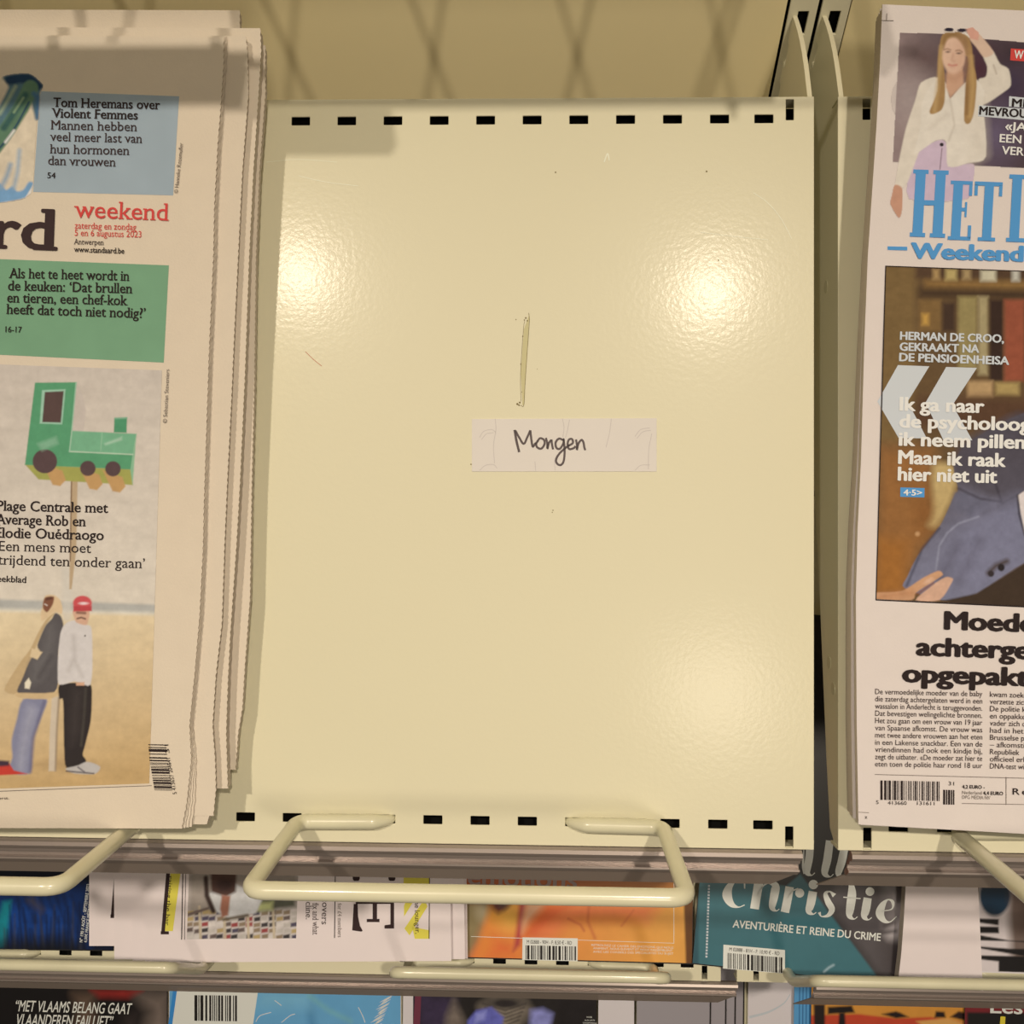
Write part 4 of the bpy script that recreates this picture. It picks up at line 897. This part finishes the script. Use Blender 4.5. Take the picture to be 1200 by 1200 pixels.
flat('title', [ribbon(z(s), 1) for s in script] + [disc(800 + .216667*632, 1000 + .216667*214, 5.4), disc(800 + .216667*706, 1000 + .216667*168, 5.6), disc(800 + .216667*1012, 1000 + .216667*206, 5.2)], p, M_gwhite, c, 0.0004)
T('subtitle', [('AVENTURIÈRE ET REINE DU CRIME', (858.2,1086.3), (1031.6,1102.4), 8.8)], p, M_gwhite, c, bold=0.022)
flat('barcode_patch', [quad4((847.2,1134.8),(919.8,1140.8),(919.8,1113.1),(847.7,1106.8))], p, M_gwhite, c, 0.0003)
flat('barcode', barcode(852.6,1116.4,916.6,1134.6,32,0.083,31), p, M_gblack, c, 0.0005)
T('barcode_text', [('M 02888 - 81H - F: 10,90 € - RD', (854.4,1114), (913,1119.2), 4.2)], p, M_gblack, c)
flat('spine_dots', [quad4((826.6 + .13*i, 1122 - 3.6*i), (829 + .13*i, 1122 - 3.6*i), (829 + .13*i, 1119.6 - 3.6*i), (826.6 + .13*i, 1119.6 - 3.6*i)) for i in range(24)], p, M_silver, c, 0.0003)

# plain white folded newspaper and the black and white magazine on the right shelf
fW = lambda x, v: 0.0245 + 0.02 * v + 0.002 * np.sin(np.asarray(v) * 40)
root = thing('newspaper', world(hit(np.array([1100.0]), np.array([1157.0]), 1, fW)[0], 1), 'plain white folded newspaper leaning over the teal magazine', 'newspaper')
lw, rw = [(1068,900),(1061,1045),(1059,1080),(1056,1120),(1052,1153)], [(1136,900),(1146.6,1045),(1150,1120),(1152,1161)]
sheet('front_page', lw, rw, fW, 0.0006, 1, M_plain, root, rows=50, cols=8, edge=M_edge)
sheet('inner_pages', [(x + 1.4, y - .6) for x, y in lw], [(x - .8, y - .6) for x, y in rw], lambda x, v: fW(x, v) - 0.0007, 0.0105, 1, M_plain, root, rows=40, cols=5, edge=M_edge)
r, c, p, K = mag('magazine', 'black and white striped magazine with a dark blue oval', 'magazine', 1, (1147,1139.5), (1400,1147), 0.27, 0.010, 0.007, (226,206,196), M_pages, M_cwhite)
K.at(1040, 1000, 1/6)
K.poly([(860,100),(2000,100),(2000,840),(880,830),(850,430)], (120,98,86), 12).ell(755,300,108,140,(18,52,74),4).poly([(640,-200),(2000,-200),(2000,230),(640,230)], (20,24,30), 20).poly([(900,300),(2000,300),(2000,560),(940,540)], (84,60,48), 30)
for q in ([(600,455),(782,462),(780,505),(600,482)],[(600,512),(780,516),(784,562),(600,560)],[(600,566),(860,612),(2000,660),(2000,690),(860,618),(600,612)],[(600,650),(860,670),(2000,690),(2000,760),(960,722),(600,660)],[(600,715),(880,722),(2000,740),(2000,860),(780,832),(780,760),(600,740)]):
    K.poly(q, (28,24,24), 2)
K.noise(0.05, 4).build('cover_print', p, c, 0.00015, M_inkM)

# lowest shelf
r, c, p, K = mag('magazine', 'black magazine with white slanted capitals', 'magazine', 2, (-60,1204), (196,1206), 0.28, 0.010, 0.006, (22,18,18), M_pages, M_cdark)
K.at(0, 1010, 1/6)
K.poly([(520,930),(660,930),(640,1000),(700,1300),(500,1300),(560,1060)], (110,84,66), 20).poly([(960,930),(1180,930),(1190,1300),(1000,1300),(1060,1050)], (128,108,94), 25).poly([(640,900),(1000,900),(900,955),(700,950)], (150,40,34), 10).poly([(880,1090),(960,1070),(960,1300),(860,1300)], (56,44,40), 20)
K.noise(0.15, 4).build('cover_print', p, c, 0.00015, M_inkM)
T('headline', [('“MET VLAAMS BELANG GAAT', (17,1184.6), (153,1188.2), 12.6), ('VLAANDEREN FAILLIET”', (18,1201.4), (131,1204), 13.4)], p, M_gwhite, c, bold=0.012, shear=0.17)
r, c, p, K = mag('magazine', 'sky-blue plastic-wrapped magazine with a white barcode panel', 'magazine', 2, (198,1206), (470,1209), 0.28, 0.012, 0.008, (112,172,206), M_pages, M_cwhite)
K.at(240, 1010, 0.26667)
K.poly([(470,580),(480,680),(520,800),(450,800),(450,640)], (92,150,186), 10).poly([(240,560),(470,570),(460,640),(230,640)], (130,186,214), 20).line([(460,590),(540,650),(640,700)], 12, (130,186,190), 8)
K.noise(0.06, 6).build('cover_print', p, c, 0.00015, M_inkM)
flat('barcode_panel', [quad4((201.5,1204),(296,1205),(303,1158),(208,1157))], p, M_gwhite, c, 0.0003)
flat('barcode', barcode(228,1166,279,1196,20,0.01,41), p, M_gblack, c, 0.0005)
flat('blue_margin', [quad4((196.8,1204),(201.5,1204),(208,1157),(203.4,1157))], p, mat('bright_blue_ink', tuple(obs(60,140,200)), 0.4), c, 0.0003)
M_glint = mat('plastic_wrap_glint', (0.85, 0.88, 0.9), 0.12)  # near-white colour for glints painted along the creases of the wrap
wr = []
for i in range(14):
    y = 1168 + i * 2.7 + random.uniform(-.8, .8); x = 455 - i * 1.0
    wr.append(ribbon([(x - random.uniform(6, 12), y + 6, .3), (x - 2, y + 1.5, 1.3), (x + 5, y - 2.5, .3)], 1))
for a in ([(300,1197),(305,1190),(318,1186)],[(330,1198),(340,1190),(346,1188)],[(262 + 60,1172),(270 + 60,1178)],[(420,1180),(425,1190),(428,1198)]): wr.append(ribbon(a, 0.9))
flat('wrap_crease_glint', wr, p, M_glint, c, 0.0006)
r, c, p, K = mag('magazine', 'dark photo magazine with violet crystals, beside the sky-blue one', 'magazine', 2, (484,1207), (699,1211), 0.28, 0.010, 0.006, (40,34,32), M_pages, M_cdark)
K.at(400, 1100, 0.2)
K.poly([(440,300),(660,340),(640,600),(440,600)], (62,48,70), 20).poly([(660,360),(720,480),(700,600),(600,600),(620,450)], (130,112,98), 12).poly([(820,400),(900,350),(1060,360),(1100,420),(1000,560),(900,560)], (150,132,112), 20).ell(960,380,100,30,(50,42,40),6)
for k in range(5): K.line([(830 + k*12, 380 + k*22), (960, 420 + k*22), (1080 - k*10, 380 + k*24)], 7, (70,60,54), 3)
K.poly([(740,480),(790,420),(880,400),(950,460),(930,600),(730,600)], (110,108,184), 4).poly([(790,440),(850,420),(840,470),(780,500)], (150,148,210), 5).poly([(1110,420),(1180,410),(1240,440),(1200,600),(1100,600)], (150,146,200), 8).poly([(1250,330),(1500,340),(1500,640),(1280,640)], (34,28,28), 10)
K.noise(0.2, 2).build('cover_print', p, c, 0.00015, M_inkM)
T('cover_text', [('VOIR', (687,1192.5), (694,1192.7), 1.8), ('AUX ARTS', (685,1196), (697,1196.3), 1.6), ('CONTEMPORAINS', (683,1199.2), (699,1199.6), 1.6)], p, M_gwhite, c)
flat('red_spine', [quad4((484,1205),(492,1205),(494,1158),(487,1158))], p, mat('crimson_ink', tuple(obs(120,50,66)), 0.4), c, 0.0003)
r, c, p, K = mag('magazine', 'thin white magazine between the violet crystal cover and the grey ones', 'magazine', 2, (472,1206.5), (486,1206.8), 0.28, 0.009, 0.006, (214,196,180), M_pages, M_cwhite)
r, c, p, K = mag('magazine', 'white magazine next to the dark cover with violet crystals', 'magazine', 2, (701,1211), (743,1212), 0.28, 0.012, 0.006, (224,206,192), M_pages, M_cwhite)
M_gcov = mat('grey_cover', tuple(obs(168, 154, 150)), 0.45)
for i, (x0, x1, n0) in enumerate(((746,872,0.008),(746,862,0.0124),(746,851,0.0168),(746,833,0.0212))):
    r, c, p, K = mag('magazine', ('lowest plain grey magazine of the overlapping row, reaching farthest to the shelf end', 'second plain grey magazine up in the overlapping row', 'third plain grey magazine up in the overlapping row', 'topmost plain grey magazine of the overlapping row by the white one')[i], 'magazine', 2, (x0, 1212), (x1, 1214.5), 0.28, n0, 0.0035, (170,156,152), M_pages, M_gcov, 'overlapping grey magazines')
    flat('spine_line', [quad4((x1 - 1.8, 1213), (x1 - .2, 1213), (x1 + .6, 1150), (x1 - 1, 1150))], p, M_gblack, c, 0.0003)
r, c, p, K = mag('magazine', 'white magazine at the end of the lowest right shelf', 'magazine', 2, (876,1215), (936,1217), 0.28, 0.007, 0.006, (226,208,194), M_pages, M_cwhite)
flat('grey_curve', [ribbon([(878,1192,3),(900,1186,2.4),(918,1176,1.6),(926,1165,1)], 2)], p, M_silver, c)
r, c, p, K = mag('magazine', 'light blue magazine standing under the orange figure cover', 'magazine', 2, (930,1216), (1100,1222), 0.28, 0.016, 0.006, (96,160,200), M_pages, mat('sky_cover', tuple(obs(96, 160, 200)), 0.35))
flat('spine_line', [quad4((936 + k*4, 1214), (937 + k*4, 1214), (937.6 + k*4, 1150), (936.6 + k*4, 1150)) for k in range(4)], p, mat('deep_blue_ink', tuple(obs(50,104,150)), 0.4), c)
r, c, p, K = mag('magazine', 'magazine with orange, red and black silhouettes of figures', 'magazine', 2, (950,1216), (1134,1222), 0.28, 0.0206, 0.0035, (226,150,60), M_pages, M_cdark)
K.at(1040, 1000, 1/6)
for q, col in (([(-600,1140),(-200,1130),(60,1160),(300,1150),(600,1200),(600,1500),(-600,1500)],(206,72,44)),([(-420,1080),(-250,1070),(-230,1120),(-420,1130)],(30,22,20)),([(-520,1060),(-440,1060),(-440,1400),(-510,1400)],(40,28,24)),([(-40,1130),(60,1110),(90,1120),(150,1150),(60,1160)],(36,24,22)),([(340,1110),(400,1115),(410,1155),(330,1155)],(36,24,22)),([(440,1150),(500,1110),(560,1120),(560,1180)],(46,28,24)),([(-340,1120),(-300,1120),(-290,1300),(-350,1300)],(34,24,24)),([(200,1180),(420,1160),(560,1200),(560,1400)],(232,166,88))): K.poly(q, col, 3)
K.noise(0.06, 4).build('cover_print', p, c, 0.00015, M_inkM)
r, c, p, K = mag('magazine', 'black and crimson magazine with yellow letters', 'magazine', 2, (1130,1221), (1330,1228), 0.28, 0.0252, 0.003, (34,30,28), M_pages, M_cdark)
K.at(1040, 1000, 1/6).poly([(520,900),(2400,950),(2400,1130),(560,1118),(556,1500),(500,1500)], (130,40,44), 3)
K.noise(0.05, 4).build('cover_print', p, c, 0.00015, M_inkM)
T('title', [('Les', (1160,1186.6), (1198,1188), 16)], p, M_gwhite, c, bold=0.02)
T('title', [('1', (1171,1207), (1177,1207.4), 16)], p, mat('bright_yellow_ink', tuple(obs(240,210,60)), 0.4), c, bold=0.03)
